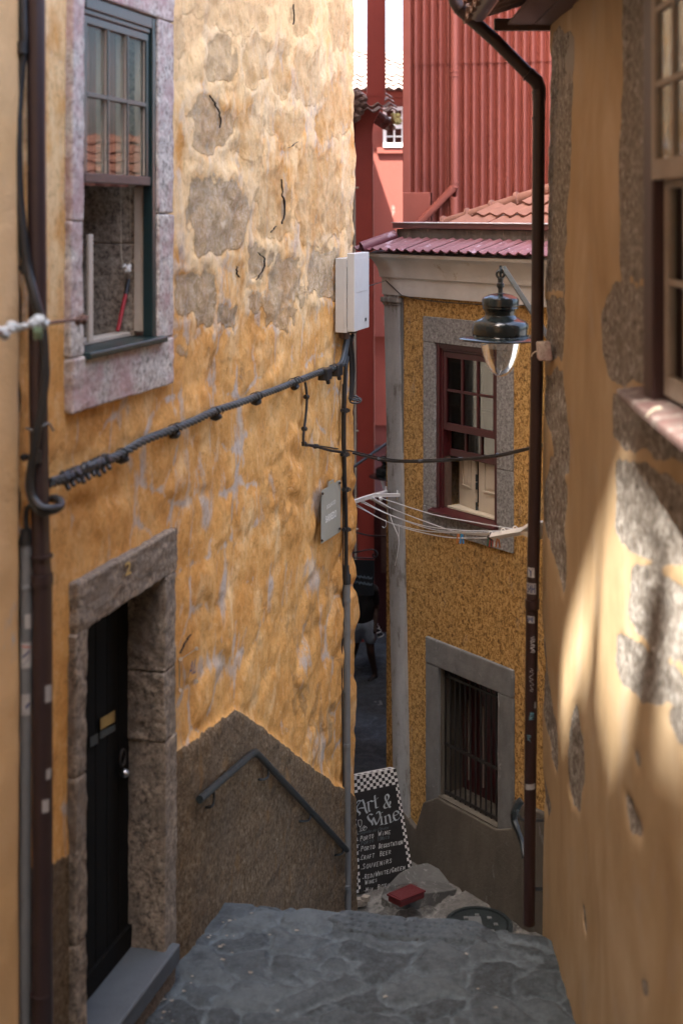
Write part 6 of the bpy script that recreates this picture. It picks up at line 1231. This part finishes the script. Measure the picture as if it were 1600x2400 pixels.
J = [(PX, PY, G + .92, .12), (PX - .01, PY - .02, G + 1.15, .125), (PX - .03, PY - .03, G + 1.36, .13), (PX - .04, PY - .04, G + 1.47, .05), (PX - .05, PY - .05, G + 1.60, .085),
     (PX + .07, PY, G + .86, .085), (PX + .10, PY - .05, G + .48, .052), (PX + .17, PY + .02, G + .10, .032), (PX + .10, PY - .06, G + .03, .03),
     (PX - .08, PY, G + .86, .085), (PX - .13, PY + .10, G + .50, .052), (PX - .22, PY + .14, G + .12, .032), (PX - .28, PY + .05, G + .05, .028),
     (PX + .15, PY - .02, G + 1.38, .05), (PX + .19, PY + .04, G + 1.10, .038), (PX + .17, PY - .08, G + .86, .028), (PX + .165, PY - .12, G + .78, .026),
     (PX - .20, PY - .04, G + 1.38, .05), (PX - .26, PY - .02, G + 1.10, .038), (PX - .24, PY - .14, G + .88, .028), (PX - .235, PY - .18, G + .80, .026)]
E = [(0, 1), (1, 2), (2, 3), (3, 4), (0, 5), (5, 6), (6, 7), (7, 8), (0, 9), (9, 10), (10, 11), (11, 12), (2, 13), (13, 14), (14, 15), (15, 16), (2, 17), (17, 18), (18, 19), (19, 20)]
body_mesh(J, E, 'body', pm('dark_tanned_skin', (.06, .035, .028), None, 6, .7), pr)
JT = [(PX - .01, PY, G + .95, .15), (PX - .02, PY - .02, G + 1.15, .15), (PX - .03, PY - .03, G + 1.37, .14), (PX + .15, PY - .02, G + 1.39, .065), (PX + .18, PY + .03, G + 1.18, .055), (PX - .20, PY - .04, G + 1.39, .065), (PX - .25, PY - .02, G + 1.18, .055)]
body_mesh(JT, [(0, 1), (1, 2), (2, 3), (3, 4), (2, 5), (5, 6)], 'shirt', M['cloth'], pr)
body_mesh([(PX, PY, G + .90, .135), (PX + .07, PY - .01, G + .82, .105), (PX + .10, PY - .03, G + .66, .095), (PX - .08, PY, G + .82, .105), (PX - .11, PY + .03, G + .66, .09)], [(0, 1), (1, 2), (0, 3), (3, 4)], 'shorts', M['blue'], pr)
body_mesh([(PX - .05, PY - .03, G + 1.64, .09), (PX - .05, PY + .02, G + 1.56, .08)], [(0, 1)], 'hair', M['cloth'], pr)
body_mesh([(PX + .17, PY + .04, G + .06, .04), (PX + .08, PY - .12, G + .035, .035)], [(0, 1)], 'shoe', M['cloth'], pr); body_mesh([(PX - .21, PY + .16, G + .09, .04), (PX - .29, PY + .03, G + .04, .035)], [(0, 1)], 'shoe', M['cloth'], pr)
# striped hanging spiral beside the person
sp = thing('hanging_spiral', P(876, 1400, 19.9), 'white striped cone shaped hanging ornament beside the walking person', 'hanging ornament')
ctr = P(872, 500, 19.9); uu = 19.9 / F
s = MB(); s.lathe(ctr, [(r * uu, -(y - HY) * uu) for r, y in [(1, 1402), (3, 1425), (6, 1450), (11, 1465), (18, 1478), (25, 1486)]], 32); s.build('cone', M['cloth'], sp, smooth=True)
s = MB()
for y, r in ((1405, 2), (1412, 2.6), (1419, 3.4), (1426, 4), (1433, 5), (1440, 6), (1447, 7.5), (1454, 9.5), (1461, 12.5), (1468, 16), (1476, 20.5), (1485, 26)): s.lathe(ctr, [((r + .6) * uu, -(y - HY) * uu), ((r + 1.4) * uu, -(y + 1.6 - HY) * uu), ((r + .6) * uu, -(y + 2.8 - HY) * uu)], 32)
s.build('stripe', M['chk'], sp, smooth=True)
cd2 = thing('wire', P(860, 1245, 18), 'dark cable sagging across the lane below the clothes line', 'wire')
s = MB(); s.tube(smooth_path([P(815, 1240, 17), P(850, 1252, 17.5), (P(880, 1256, 18)), P(930, 1256, 18.5)], 5), .012, 6); s.build('cable', M['black'], cd2, smooth=True)
